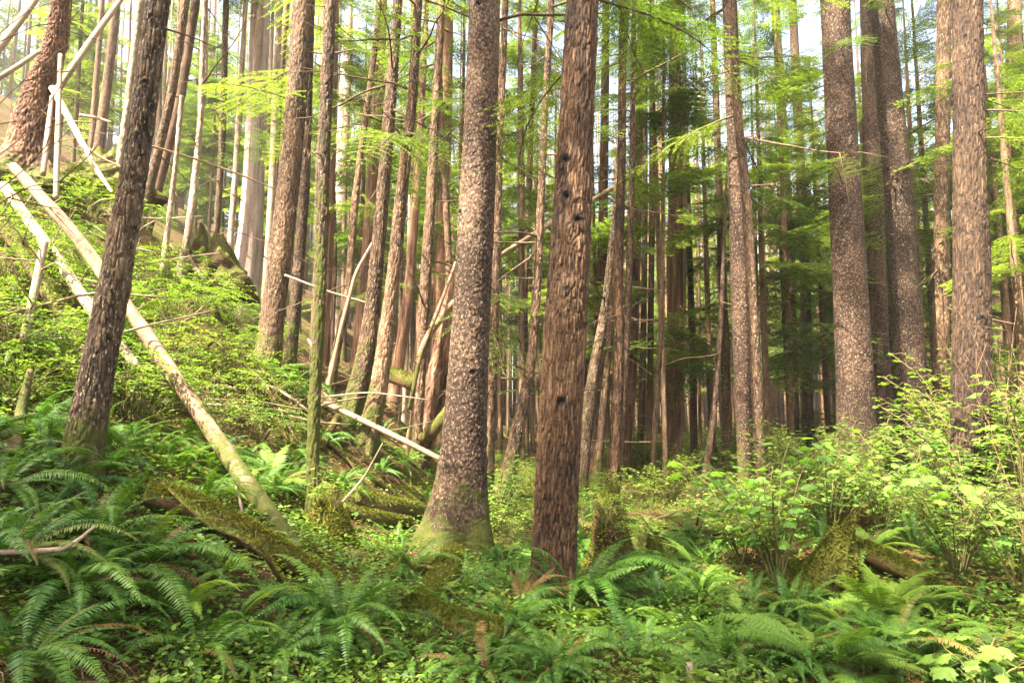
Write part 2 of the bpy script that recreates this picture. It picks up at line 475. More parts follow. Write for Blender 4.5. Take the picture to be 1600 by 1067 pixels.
# ------------------------------------------------------------------ ground: one sheet to the horizon
def build_ground():
    n = 460
    t = np.linspace(-1, 1, n)
    xs = 3.2 * np.sinh(5.6 * t) / 1.0
    ys = 5.0 + 3.2 * np.sinh(5.6 * t)
    X, Y = np.meshgrid(xs, ys)
    Zz = terrain(X, Y)
    V = np.stack([X.ravel(), Y.ravel(), Zz.ravel()], 1)
    i = np.arange(n - 1)[:, None] * n + np.arange(n - 1)[None]
    Q = np.stack([i, i + 1, i + n + 1, i + n], -1).reshape(-1, 4)
    mb = MB(); mb.add(V, Q=Q)
    tag(mb.obj("ground", M['ground']), None, None, kind='structure')
build_ground()

# ------------------------------------------------------------------ leaf templates
DIAM = (np.array([(0, 0, 0), (.45, .5, 0), (1, 0, -.06), (.45, -.5, 0), (.45, 0, -.07)]),
        np.array([(0, 4, 1), (1, 4, 2), (0, 3, 4), (3, 2, 4)]))
LANCE = (np.array([(0, .22, 0), (0, -.22, 0), (.35, .5, .0), (.35, -.5, 0), (1, 0, -.12)]),
         np.array([(0, 1, 3), (0, 3, 2), (2, 3, 4)]))
TWIGLET = (np.array([(0, 0, 0), (.35, .5, 0), (1, 0, -.05), (.35, -.5, 0)]), np.array([(0, 3, 1), (1, 3, 2)]))
def _maple():
    # lobed outline, one half then mirrored; unit length along +X
    h = [(0.0, 0.03), (-.10, .20), (.06, .28), (.02, .46), (.17, .40), (.28, .56), (.36, .42), (.52, .62), (.55, .42), (.66, .40), (.60, .24), (.80, .24), (.84, .12), (1.0, 0.0)]
    up = [(x, y) for x, y in h]; dn = [(x, -y) for x, y in h[:-1]][::-1]
    o = up + dn
    V = [(x, y, -.30 * abs(y) ** 1.3 - .22 * x * x + .05 * math.sin(9 * x + 5 * y)) for x, y in o] + [(.25, 0, .03)]
    c = len(V) - 1; k = len(o)
    T = [(c, i, (i + 1) % k) for i in range(k)]
    V = np.array(V); V[:, 1] *= 1.0
    return V, np.array(T)[:, ::-1]
MAPLE = _maple()
MAPLE_T = np.array([.28 * (k % 2 == 0) for k in range(len(MAPLE[0]) - 1)] + [.45]) - .15

def rot_z(a):
    c, s = math.cos(a), math.sin(a)
    return np.array([(c, -s, 0), (s, c, 0), (0, 0, 1)])
def rot_y(a):
    c, s = math.cos(a), math.sin(a)
    return np.array([(c, 0, s), (0, 1, 0), (-s, 0, c)])
def rot_x(a):
    c, s = math.cos(a), math.sin(a)
    return np.array([(1, 0, 0), (0, c, -s), (0, s, c)])

# ------------------------------------------------------------------ ferns
def frond_arrays(rng, L, a0, a1, pairs=34, pl=0.085, pw=0.013, kind='sword', twist=0.0, bare=0.12, tint0=.5):
    mb = MB()
    n = 22
    s = np.linspace(0, 1, n)
    th = np.radians(a0 + (a1 - a0) * s ** 1.1)
    side = twist * s ** 2 * L
    dx = np.cos(th) * L / (n - 1); dz = np.sin(th) * L / (n - 1)
    P = np.stack([np.cumsum(dx) - dx[0], side, np.cumsum(dz) - dz[0]], 1)
    tube(mb, P, np.linspace(.0035, .001, n) * (L / .8), 3, tint=.85, cap=False)
    k = np.linspace(bare, .995, pairs)
    C = np.stack([np.interp(k, s, P[:, j]) for j in range(3)], 1)
    Tn = unit(np.stack([np.interp(k, s, np.gradient(P[:, j])) for j in range(3)], 1))
    sd = np.tile(np.array((0, 1., 0)), (pairs, 1)); nm = np.cross(Tn, sd)
    q = (k - bare) / (1 - bare)
    if kind == 'sword':
        prof = np.clip(.62 + 2.0 * q, 0, 1) * np.clip((1 - q) / .55, 0.06, 1) ** .8
    else:
        prof = np.clip(.45 + 1.5 * q, 0, 1) * np.clip((1 - q) / .8, .05, 1)
    for sg in (1, -1):
        d = unit(sd * sg + Tn * rng.uniform(.18, .42, (pairs, 1)) + nm * (-.22 + rng.normal(0, .09, (pairs, 1))))
        ln = pl * prof * rng.uniform(.88, 1.08, pairs) * (L / .8)
        if kind == 'sword':
            stamp(mb, *LANCE, frames(d, nm + rng.normal(0, .15, (pairs, 3)), ln, np.full(pairs, pw * L / .8), ln), C, np.clip(tint0 + rng.normal(0, .16, pairs), 0, 1))
        else:
            m = 9
            for j in range(m):
                f = (j + .6) / m
                c = C + d * (ln * f)[:, None] - nm * (0.10 * f * f * ln)[:, None]
                w = ln * .26 * (1 - f) ** .7 + .004
                for s2 in (1, -1):
                    e = unit(np.cross(nm, d) * s2 + d * .5)
                    stamp(mb, *TWIGLET, frames(e, nm, w, w * .62, w), c, np.clip(tint0 + rng.normal(0, .15, pairs), 0, 1))
    return mb.arrays()

def put(mb, arr, R, pos, sc=1.0, dt=0.0, mat=0):
    V, T, Q, A = arr
    mb.add(V @ (R.T * sc) + pos, T=T, Q=Q, tint=np.clip(A + dt, 0, 1), mat=mat)

frng = np.random.default_rng(5)
SWORD = [frond_arrays(frng, L, a0, a1, 46, .074, .0125, 'sword', tw) for L, a0, a1, tw in
         ((.85, 72, -38, .03), (.95, 62, -45, -.05), (.75, 80, -20, .08), (.90, 52, -55, .05), (.80, 42, -50, -.10), (.70, 28, -60, .04), (.62, 74, 10, -.06))]
LADY = [frond_arrays(frng, L, a0, a1, 26, .155, .02, 'lady', tw, .16) for L, a0, a1, tw in
        ((.80, 68, -22, .04), (.70, 52, -30, -.08), (.75, 40, -35, .08))]
DEAD = [frond_arrays(frng, L, a0, a1, 26, .05, .012, 'sword', tw) for L, a0, a1, tw in ((.65, 10, -78, .05), (.60, -20, -80, -.05), (.5, 25, -70, .08))]

def arr_mesh(name, arr, mat):
    mb = MB(); mb.add(arr[0], T=arr[1], Q=arr[2], tint=arr[3])
    return mb.mesh(name, mat)
SWORD_ME = [arr_mesh("sword_frond", a, M['fern']) for a in SWORD]
LADY_ME = [arr_mesh("lady_frond", a, M['ladyfern']) for a in LADY]
DEAD_ME = [arr_mesh("withered_frond", a, M['deadfrond']) for a in DEAD]

def fern_parts(label, pos, size=1.0, n=24, seed=0, lady=False, dead=4, lean=(0, 0), group=None, flat=0.0):
    r = np.random.default_rng(seed)
    root = thing("lady_fern" if lady else "sword_fern", label, "fern", tuple(pos - np.array((0, 0, .02))), group=group)
    ME = LADY_ME if lady else SWORD_ME
    n = int(n * 1.3); size = size * .84
    az = np.linspace(0, 2 * np.pi, max(n, 1), endpoint=False) + r.normal(0, .22, max(n, 1))
    for k in range(n):
        me = ME[r.integers(len(ME))]
        fr = link("frond", me, root, (.04 * math.cos(az[k]) * size, .04 * math.sin(az[k]) * size, 0))
        tilt = r.normal(0, .17) + flat
        fr.rotation_euler = (r.normal(0, .22) + lean[0], tilt + lean[1], az[k])
        s = size * r.uniform(.72, 1.12); fr.scale = (s, s * (r.choice((-1, 1))), s)
    for k in range(dead):
        a = r.uniform(0, 6.28)
        fr = link("frond", DEAD_ME[r.integers(len(DEAD_ME))], root, (.05 * math.cos(a) * size, .05 * math.sin(a) * size, .05 * size))
        fr.rotation_euler = (r.normal(0, .3), r.normal(-.1, .2), a); fr.scale = (size,) * 3
        fr["label"] = "withered brown frond hanging under the green ones"
    return root

def fern_mesh(seed, n=22, lady=False):
    r = np.random.default_rng(seed); mb = MB()
    src = LADY if lady else SWORD
    for k in range(n):
        a = 2 * np.pi * k / n + r.normal(0, .25)
        put(mb, src[r.integers(len(src))], rot_z(a) @ rot_y(r.normal(0, .2)) @ rot_x(r.normal(0, .25)), np.array((.04 * math.cos(a), .04 * math.sin(a), 0)), r.uniform(.65, 1.1), r.normal(0, .1))
    return mb.mesh("fern_fronds", M['ladyfern'] if lady else M['fern'])
FERN_ME = [fern_mesh(100 + k) for k in range(4)]
LADYFERN_ME = [fern_mesh(200 + k, 12, True) for k in range(3)]

# ------------------------------------------------------------------ shrubs
def huck_arrays(seed, R=.55, Ht=.8, twigs=85, leaf=.030):
    r = np.random.default_rng(seed); lf = MB(); st = MB()
    for k in range(twigs):
        a = r.uniform(0, 2 * np.pi); rr = R * math.sqrt(r.uniform(0, 1)) * .85
        zz = Ht * (1 - .55 * (rr / R) ** 2) * r.uniform(.45, 1.0)
        p0 = np.array((rr * math.cos(a), rr * math.sin(a), zz))
        d = np.array((math.cos(a + r.normal(0, .8)), math.sin(a + r.normal(0, .8)), r.uniform(-.25, .25)))
        L = r.uniform(.16, .34)
        m = int(L / .019)
        s = np.linspace(0, 1, m)[:, None]
        P = p0 + d * s * L + np.array((0, 0, -1)) * s ** 2 * .06
        if k % 3 == 0:
            b = np.array((r.normal(0, .05), r.normal(0, .05), -.05))
            Q = np.array([b, b * .3 + p0 * .55 + np.array((0, 0, .12)), p0, P[m // 2], P[-1]])
            tube(st, resample(Q, 9), np.linspace(.005, .0015, 9), 3, cap=False)
        sg = np.where(np.arange(m) % 2, 1, -1)[:, None]
        side = unit(np.cross(d, (0, 0, 1.)))
        dd = unit(side * sg + d * .55 + r.normal(0, .22, (m, 3)))
        nn = np.array((0, 0, 1.)) + r.normal(0, .30, (m, 3))
        ln = leaf * r.uniform(.7, 1.25, m)
        stamp(lf, *DIAM, frames(dd, nn, ln, ln * .62, ln), P, np.clip(r.normal(.5, .2, m) + .2 * (zz / Ht - .6), 0, 1))
    return lf, st
HUCK = []
for k in range(5):
    lf, st = huck_arrays(300 + k, .55 + .1 * (k % 3), .7 + .12 * (k % 2), 95, .036)
    HUCK.append((lf.mesh("shrub_leaves", M['shrub']), st.mesh("shrub_stem", M['greenstem'])))

def broad_arrays(seed, Ht=1.3, stems=6, leaf=.13, spread=.7, per=11, maple=True):
    """stems that arch over and carry flat layers of lobed leaves"""
    r = np.random.default_rng(seed); lf = MB(); st = MB()
    for k in range(stems):
        a = r.uniform(0, 2 * np.pi); h = Ht * r.uniform(.55, 1.05)
        tip = np.array((math.cos(a) * spread * r.uniform(.3, 1), math.sin(a) * spread * r.uniform(.3, 1), h))
        Q = np.array([(0, 0, -.06), tip * (.25, .25, .45), tip * (.6, .6, .85), tip])
        P = resample(Q, 14)
        tube(st, P, np.linspace(.010, .004, 14), 5, cap=False)
        for j in range(per):
            f = .45 + .55 * (j + r.uniform(0, 1)) / per
            b = np.array([np.interp(f, np.linspace(0, 1, 14), P[:, c]) for c in range(3)])
            az = a + j * 2.4 + r.normal(0, .4)
            pet = leaf * r.uniform(.8, 1.8)
            e = b + np.array((math.cos(az), math.sin(az), r.uniform(.05, .45))) * pet
            tube(st, np.array([b, b * .4 + e * .6 + np.array((0, 0, .02)), e]), .0022, 3, cap=False)
            d = np.array([(math.cos(az), math.sin(az), r.uniform(-.45, .0))])
            ln = leaf * r.uniform(.65, 1.15)
            nn = np.array([(0, 0, 1.)]) + r.normal(0, .2, (1, 3))
            tt = np.clip(r.normal(.5, .22), 0, 1)
            if maple:
                stamp(lf, *MAPLE, frames(d, nn, ln, ln * r.uniform(.8, 1.0), ln * r.uniform(.5, 1.6)), e[None], tt); lf.A[-1] = np.clip(lf.A[-1] + MAPLE_T, 0, 1)
            else:
                for o in (-.95, 0, .95):     # three leaflets
                    dd = (rot_z(o) @ d[0])[None]
                    l2 = ln * (1.0 if o == 0 else .8)
                    stamp(lf, *DIAM, frames(dd, nn + r.normal(0, .1, (1, 3)), l2, l2 * .72, l2), e[None], np.clip(tt + r.normal(0, .05), 0, 1))
    return lf, st
BROAD = []; SALMON = []
for k in range(4):
    lf, st = broad_arrays(400 + k, 1.25, 7, .125, .80, 11, True)
    BROAD.append((lf.mesh("broad_leaves", M['maple']), st.mesh("leafy_stem", M['greenstem'])))
for k in range(5):
    lf, st = broad_arrays(450 + k, 1.2, 14, .066, .90, 26, False)
    SALMON.append((lf.mesh("trifoliate_leaves", M['shrub']), st.mesh("cane", M['greenstem'])))

def shrub(name, label, cat, src, pos, size, seed, group=None):
    r = np.random.default_rng(seed)
    o = thing(name, label, cat, tuple(pos), (r.normal(0, .08), r.normal(0, .08), r.uniform(0, 6.28)), group, size)
    link("foliage", src[0], o); link("stem", src[1], o)
    return o

# ------------------------------------------------------------------ conifer boughs and crowns
def bough_arrays(seed, L=2.4, step=.055, tw=.075, tww=.017, gap=.05, droop=.35, wood=True):
    r = np.random.default_rng(seed); lf = MB(); wd2 = MB()
    n = 16; s = np.linspace(0, 1, n)
    P = np.stack([s * L, .10 * L * np.sin(s * 3 + r.uniform(0, 6)) * s, .10 * L * s - droop * L * s ** 2.2], 1)
    if wood: tube(wd2, P, np.linspace(.016, .003, n), 4, cap=False)
    m = int(L / step)
    for k in range(m):
        f = .10 + .90 * (k + .5) / m
        if r.uniform() < gap: continue
        b = np.array([np.interp(f, s, P[:, c]) for c in range(3)])
        sg = 1 if k % 2 else -1
        l = (.42 * L * (1 - f) ** .75 * min(1, .35 + 2.2 * f) + .07) * r.uniform(.6, 1.15)
        d = np.array((math.cos(math.radians(58)), sg * math.sin(math.radians(58)), r.normal(-.08, .10)))
        d = d / np.linalg.norm(d)
        q = max(3, int(l / gap_step(tw)))
        t = np.linspace(.04, 1, q)
        B = b + d * (t * l)[:, None] + np.array((0, 0, -1.)) * (.22 * l * t ** 2)[:, None]
        for s2 in (1, -1):
            e = unit(np.tile(np.cross((0, 0, 1.), d) * s2, (q, 1)) + d * .9 + r.normal(0, .18, (q, 3)) + np.array((0, 0, -.22)))
            ln = tw * r.uniform(.6, 1.2, q) * (1.15 - .5 * t)
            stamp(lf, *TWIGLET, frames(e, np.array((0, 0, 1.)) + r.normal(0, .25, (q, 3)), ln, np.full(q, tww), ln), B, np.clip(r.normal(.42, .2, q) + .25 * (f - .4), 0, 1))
        e = unit(d + r.normal(0, .1, (1, 3)))
        stamp(lf, *TWIGLET, frames(e, np.array([(0, 0, 1.)]), [tw], [tww], [tw]), B[-1:], .8)
    return lf.arrays(), wd2.arrays() if wood else None
def gap_step(tw): return tw * .42

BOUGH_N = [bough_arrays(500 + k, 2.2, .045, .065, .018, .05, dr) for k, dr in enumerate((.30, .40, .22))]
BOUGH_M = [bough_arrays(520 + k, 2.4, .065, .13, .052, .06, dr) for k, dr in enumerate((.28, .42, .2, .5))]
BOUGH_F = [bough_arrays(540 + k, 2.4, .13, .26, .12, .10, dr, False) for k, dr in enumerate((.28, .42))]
BN_ME = []
for a in BOUGH_N:
    mb = MB(); put(mb, a[0], np.eye(3), np.zeros(3)); put(mb, a[1], np.eye(3), np.zeros(3), mat=1)
    BN_ME.append(mb.mesh("bough", [M['needle'], M['twig']]))

def crown_arrays(seed, Hc=16.0, R=2.9, n=85, src=BOUGH_M, holes=.25, low=.0):
    r = np.random.default_rng(seed); lf = MB()
    for k in range(n):
        t = (k + r.uniform(0, 1)) / n
        t = t ** 1.1
        a = r.uniform(0, 2 * np.pi)
        if vnoise(np.array([(math.cos(a) * 1.3, math.sin(a) * 1.3, t * 7)]), seed)[0] < -.55 + holes * 1.2 and r.uniform() < .9: continue
        ln = (R * (1 - t) ** .75 * r.uniform(.6, 1.1) + .25) / 2.4
        el = math.radians(np.interp(t, (0, .4, 1), (-14, 2, 38)) + r.normal(0, 8))
        Rm = rot_z(a) @ rot_y(-el) @ rot_x(r.normal(0, .2))
        b = src[r.integers(len(src))]
        p = np.array((0, 0, t * Hc))
        put(lf, b[0], Rm, p, ln, r.normal(0, .08))
        if b[1] is not None: put(lf, b[1], Rm, p, ln, 0, 1)
    return lf
CROWN = []
for k in range(4):
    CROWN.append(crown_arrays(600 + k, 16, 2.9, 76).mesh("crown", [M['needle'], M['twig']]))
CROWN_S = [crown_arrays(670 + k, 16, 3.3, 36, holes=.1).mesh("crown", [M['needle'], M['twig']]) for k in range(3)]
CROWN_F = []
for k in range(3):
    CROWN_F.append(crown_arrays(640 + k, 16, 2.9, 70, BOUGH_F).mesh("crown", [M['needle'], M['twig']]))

# dead lower branches
def snag_arrays(seed, L=1.3):
    r = np.random.default_rng(seed); mb = MB()
    d = r.normal(0, .10, (7, 3)); d[:, 0] = 1; d[:, 2] += r.uniform(-.25, .3)
    P = np.concatenate([[(0, 0, 0)], np.cumsum(unit(d) * L / 7, 0)])
    tube(mb, P, np.linspace(.017, .003, 8), 5)
    for k in range(r.integers(2, 6)):
        f = r.integers(2, 7); a = r.choice((-1, 1)) * r.uniform(.5, 1.1)
        l = L * r.uniform(.15, .45)
        e = np.array((math.cos(a), math.sin(a), r.normal(0, .3)))
        q = np.array([P[f], P[f] + e * l * .5 + r.normal(0, .02, 3), P[f] + e * l + r.normal(0, .05, 3)])
        tube(mb, q, np.array((.007, .005, .002)), 4)
    return mb
SNAG_ME = [snag_arrays(700 + k, L).mesh("dead_branch", M['twig']) for k, L in enumerate((1.3, .9, 1.7, .35, .6, 2.1))]

# ------------------------------------------------------------------ trunks
def trunk_mesh(C, R, bark, seg, zres_top, fine, seed, flare=.4, flare_h=.35, lobes=5, style='furrow', knots=(), rough=1.0, twin=None, top_cap=True):
    """C: centre line from under the ground to the tip, relative to the foot; R radii"""
    rng = np.random.default_rng(seed)
    s = np.concatenate([[0], np.cumsum(np.linalg.norm(np.diff(C, axis=0), axis=1))])
    lo = np.arange(0, min(zres_top, s[-1]), fine)
    hi = np.linspace(lo[-1] + fine, s[-1], max(4, int((s[-1] - lo[-1]) / max(.6, fine * 3)))) if s[-1] > lo[-1] + fine else np.zeros(0)
    t = np.concatenate([lo, hi])
    P = np.stack([np.interp(t, s, C[:, k]) for k in range(3)], 1)
    r0 = np.interp(t, s, R)
    ph = rng.uniform(0, 6.28); tints = []
    th = np.linspace(0, 2 * np.pi, seg, endpoint=False)
    z = P[:, 2][:, None]
    off = rng.uniform(0, 50, 3)
    def rf(P_, RR, th_):
        ct, st_ = np.cos(th_)[None] * RR, np.sin(th_)[None] * RR
        wob = 1 + .05 * np.cos(2 * th_[None] + ph + z * .15) + .03 * np.cos(3 * th_[None] + z * .3)
        fl = flare * np.exp(-np.maximum(z, -.2) / flare_h) * (1 + .55 * np.cos(lobes * th_[None] + ph) * np.exp(-np.maximum(z, 0) / (flare_h * 2)))
        Rn = RR * (wob + fl)
        X = P_[:, 0][:, None] + ct; Y = P_[:, 1][:, None] + st_; Z = np.broadcast_to(z, X.shape)
        Pn = np.stack([X.ravel(), Y.ravel(), Z.ravel()], 1) + off
        if style == 'plates':
            w = fbm(Pn * 6, 2, seed) * .35
            f1, f2, rid = cells(Pn * (20, 20, 17) + w[:, None] * 2.6, seed)
            e = np.clip((f2 - f1) / .20, 0, 1)
            nf = fbm(Pn * 34, 3, seed + 9)
            h = e * (.3 + .7 * rid) + .35 * nf
            md = np.clip(.5 + 1.1 * fbm(Pn * (1.6, 1.6, 1.0), 3, seed + 15), .1, 1)
            tt = .30 + .34 * md * (e * (.4 + .6 * rid) - .15) + .34 * fbm(Pn * (2.2, 2.2, 1.4), 4, seed + 5) + .22 * nf
            amp = .0065
        elif style == 'furrow':
            w = fbm(Pn * (5, 5, 1.6), 3, seed) * 1.3
            f1, f2, rid = cells(Pn * (40, 40, 6) + w[:, None], seed)
            e = np.clip((f2 - f1) / .30, 0, 1)
            n = fbm(Pn * (95, 95, 12), 3, seed + 2); n1 = fbm(Pn * (5, 5, 1.2), 3, seed + 3)
            h = e * (.5 + .5 * rid) + n * .5
            tt = .24 + .36 * e * (.3 + .7 * rid) + .16 * n + .24 * n1
            amp = .011
        elif style == 'strips':
            n = fbm(Pn * (22, 22, .9), 3, seed); n2 = fbm(Pn * (55, 55, 3), 2, seed + 2)
            h = n + .4 * n2; tt = .5 + .45 * n + .2 * n2
            amp = .014
        else:
            n = fbm(Pn * (14, 14, 5), 3, seed)
            h = n; tt = .5 + .35 * n
            amp = .007
        big = fbm(Pn * (2.5, 2.5, 1.2), 3, seed + 7)
        h = h.reshape(X.shape); tt = tt.reshape(X.shape).copy(); big = big.reshape(X.shape)
        Rn = Rn + rough * amp * h + RR * .06 * big
        if twin is not None:               # a groove that runs up the stem
            g = np.exp(-((np.angle(np.exp(1j * (th_ - twin))))[None] / .16) ** 2)
            Rn = Rn * (1 - .20 * g); tt = tt - .35 * g
        for (kz, kt, ks) in knots:
            dth = np.angle(np.exp(1j * (th_ - kt)))[None]
            q = ((z - kz) / ks) ** 2 + (dth * RR / ks) ** 2
            Rn = Rn + ks * .55 * np.exp(-q * .45) - ks * .75 * np.exp(-q * 2.6)
            tt = tt - .9 * np.exp(-q * 1.5)
        tints.append(np.clip(tt, 0, 1).ravel())
        return Rn
    mb = MB()
    n = len(t)
    tm = MB()
    tube(tm, P, r0, seg, tint=0.5, cap=True, rfun=rf)
    V, T, Q, A = tm.arrays()
    A = np.concatenate([tints[0], [tints[0][0], tints[0][-1]]])
    mb.add(V, T=T, Q=Q, tint=A)
    return mb.mesh("trunk", M[bark])

TREES = []      # (x, y) of every tree built, to keep the filler trees away

def tree(kind, label, bark, pts, d=None, H=26.0, crown=None, snags=0, style='furrow', group=None, seed=None, flare=.4, flare_h=.35,
         cat="tree", knots=0, broken=False, hires=None, twin=None, snag_z=(1.5, 8), boughs=(), rough=1.0, straight=True, snag_scale=1.0):
    """pts: (v, u, width) in photo pixels from the top of the frame down to the foot; d: distance (None: where the foot's sight line meets the ground)"""
    seed = seed if seed is not None else 1000 + len(TREES) * 7
    r = np.random.default_rng(seed)
    pts = sorted(pts)
    if d is None:
        d = G(pts[-1][1], pts[-1][0])[1]
    C = np.array([W(u, v, d) for v, u, w in pts])[::-1]          # foot first
    R = np.array([w * .475 * d / FPX for v, u, w in pts])[::-1]
    # carry the stem down into the ground
    k = 0
    dirn = (C[0] - C[1]) / max(abs(C[0][2] - C[1][2]), 1e-6)
    z = C[0].copy()
    for _ in range(400):
        if z[2] < tz(z[0], z[1]): break
        z = z + dirn * .03
    foot = np.array((z[0], z[1], tz(z[0], z[1])))
    keep = C[:, 2] > foot[2] + .05
    C, R = C[keep], R[keep]
    if len(C) < 2: raise RuntimeError(label)
    C = np.concatenate([[foot + dirn * .35, foot], C]); R = np.concatenate([[R[0] * 1.02] * 2, R])
    if not broken:
        up = C[-1] - C[-3 if len(C) > 4 else -2]; up = up / up[2]
        up = up * np.array((.6, .6, 1))
        Ht = max(H, C[-1][2] - foot[2] + 4)
        zt = foot[2] + Ht
        n = 6
        zz = np.linspace(C[-1][2], zt, n)[1:]
        ext = np.array([C[-1] + up * (q - C[-1][2]) for q in zz])
        C2 = np.concatenate([C, ext]); R2 = np.concatenate([R, R[-1] * np.linspace(1, .06, n)[1:]])
    else:
        C2, R2 = C, R
    Cc = np.concatenate([C2, R2[:, None]], 1)
    Cs = resample(Cc, 90)
    if straight is False: pass
    C3, R3 = Cs[:, :3] - foot, Cs[:, 3]
    vis = min((CZ + .68 * d) - foot[2] + 1.2, C3[-1, 2])
    near = d < 14
    hi = near if hires is None else hires
    rad = R[1] if len(R) > 1 else R[0]
    seg = int(np.clip(2 * np.pi * rad / (.0012 * d if hi else .0035 * d), 10, 260))
    fine = (.0016 * d if hi else .02 * d)
    kn = []
    if knots:
        for _ in range(knots):
            kn.append((r.uniform(.5, vis), r.uniform(0, 6.28), .012 + .04 * r.uniform() ** 2))
    root = thing(kind, label, cat, tuple(foot), group=group)
    link("trunk", trunk_mesh(C3, R3, bark, seg, vis + .5, fine, seed, flare, flare_h, int(r.integers(4, 7)), style, kn, rough, twin), root)
    axis = lambda q: np.array([np.interp(q, C3[:, 2], C3[:, c]) for c in range(3)])
    rad_at = lambda q: float(np.interp(q, C3[:, 2], R3))
    if H >= 17 and d < 24 and 900 < pts[0][1] < 1095: crown = None
    if crown is not None:
        var, hs, rr = crown
        if H > 20 and d < 26: hs = max(hs, .62 * H); rr *= .6
        p = axis(hs); top = axis(C3[-1, 2]); ax = Vector(top - p)
        q = Vector((0, 0, 1)).rotation_difference(ax)
        sc = (rr / 2.9, rr / 2.9, ax.length / 16.0)
        me = CROWN_S[var % 3] if var >= 100 else CROWN[var % 4] if d < 34 else CROWN_F[var % 3]
        c = link("crown", me, root, tuple(p)); c.rotation_mode = 'QUATERNION'
        from mathutils import Quaternion
        c.rotation_quaternion = q @ Quaternion((0, 0, 1), r.uniform(0, 6.28)); c.scale = sc
    for k in range(snags):
        q = r.uniform(*snag_z); a = r.uniform(0, 6.28)
        q = min(q, C3[-1, 2] - .3)
        p = axis(q) + np.array((math.cos(a), math.sin(a), 0)) * rad_at(q) * .8
        b = link("branch", SNAG_ME[r.integers(len(SNAG_ME))], root, tuple(p), (r.uniform(-3, 3), r.normal(.12, .25), a), snag_scale * r.uniform(.6, 1.3))
    for (q, a, s, tl) in boughs:
        a = math.radians(a)
        p = axis(q) + np.array((math.cos(a), math.sin(a), 0)) * rad_at(q) * .7
        me = BN_ME[r.integers(len(BN_ME))]
        link("bough", me, root, tuple(p), (r.normal(0, .15), math.radians(tl), a), s)
    if group is None and H >= 17 and 9 < d < 25:
        for k in range(5 if pts[0][1] > 850 else 4 if pts[0][1] > 440 else 0):
            q = r.uniform(.5, .98) * vis; a = r.uniform(0, 6.28)
            p = axis(q) + np.array((math.cos(a), math.sin(a), 0)) * rad_at(q) * .7
            link("bough", BN_ME[r.integers(len(BN_ME))], root, tuple(p), (r.normal(0, .15), math.radians(r.normal(4, 9)), a), r.uniform(.6, 1.25))
    TREES.append((foot[0], foot[1]))
    return root
# ------------------------------------------------------------------ the trees one can tell apart
tree("hemlock_tree", "dark lichen-flecked trunk leaning over the fern bank, crossed by the pale leaning log", 'lichen',
     [(0, 248, 34), (250, 213, 38), (450, 178, 44), (600, 148, 47), (750, 122, 54)], H=16, crown=(0, 9, 1.6), snags=5, style='furrow', flare=.35, snag_z=(2, 6), snag_scale=.4, knots=6)
tree("spruce_tree", "thick scaly-barked spruce with a mossy flared foot, in the middle of the scene", 'spruce',
     [(0, 758, 50), (250, 749, 56), (500, 737, 62), (700, 726, 68), (800, 718, 78), (890, 706, 84)], d=7.4, H=30, crown=(1, 15, 3.2), snags=6, style='plates', flare=.75, flare_h=.55, knots=46, snag_z=(5, 9), rough=1.25)
tree("hemlock_tree", "large furrowed brown trunk with knot holes and a lengthwise groove, rising from arching ferns", 'hemlock',
     [(0, 911, 52), (250, 899, 56), (500, 885, 66), (750, 871, 63), (940, 864, 64)], d=6.2, H=28, crown=(2, 14, 3.2), snags=5, style='furrow', flare=.32, flare_h=.3, knots=16, twin=-1.15, snag_z=(5, 8), rough=1.3,
     boughs=((5.6, 25, .9, 5), (6.2, 60, 1.0, 0), (5.0, 110, .9, 10)))
tree("spruce_tree", "stout knotty spruce trunk at the front of the four big trunks above the leafy shrubs", 'darkspruce',
     [(0, 1305, 44), (250, 1318, 46), (500, 1332, 52), (700, 1341, 56), (760, 1344, 64)], d=12, H=32, crown=(3, 12, 3.2), snags=5, style='plates', flare=.5, flare_h=.6, knots=60, snag_z=(5, 10), snag_scale=.7, rough=1.3)
tree("spruce_tree", "dark trunk half hidden between the stout knotty spruce and its mossy neighbour", 'darkspruce',
     [(0, 1358, 30), (300, 1366, 32), (600, 1376, 30), (690, 1380, 34)], d=15.5, H=32, crown=(0, 11, 3), snags=5, style='plates', knots=30, snag_z=(5, 12))
tree("spruce_tree", "knotty spruce trunk with moss down its flank, bending slightly, behind the leafy shrubs", 'darkspruce',
     [(0, 1378, 34), (150, 1391, 38), (350, 1408, 40), (550, 1420, 44), (720, 1428, 48)], d=13, H=31, crown=(1, 13, 3.1), snags=6, style='plates', knots=50, snag_z=(5, 11), rough=1.3)
tree("hemlock_tree", "slim straight trunk just behind the grooved reddish trunk, veiled by green sprays", 'young',
     [(0, 1476, 20), (400, 1471, 21), (720, 1470, 24)], d=13.5, H=25, crown=(2, 11, 2.4), snags=8, snag_z=(2, 10))
tree("hemlock_tree", "grooved brown trunk standing among broad leaves, bare branches high on both sides", 'greyhemlock',
     [(0, 1512, 42), (250, 1516, 46), (450, 1519, 53), (650, 1518, 56), (860, 1517, 66)], d=8.6, H=27, crown=(3, 11, 2.8), snags=9, style='furrow', flare=.25, twin=-1.0, knots=8, snag_z=(4.6, 8.2), rough=1.2,
     boughs=((5.3, -25, 1.0, 15), (4.9, -60, .8, 20), (5.5, 10, .8, 10), (4.7, -10, .8, 25)))
tree("spruce_tree", "dark scaly trunk with a slimmer trunk pressed against it, behind the devil's club leaves", 'darkspruce',
     [(0, 1140, 24), (250, 1150, 26), (450, 1158, 32), (650, 1168, 38), (800, 1175, 44)], d=11.5, H=30, crown=(0, 11, 3), snags=5, style='plates', knots=26, snag_z=(6, 11), rough=1.2)
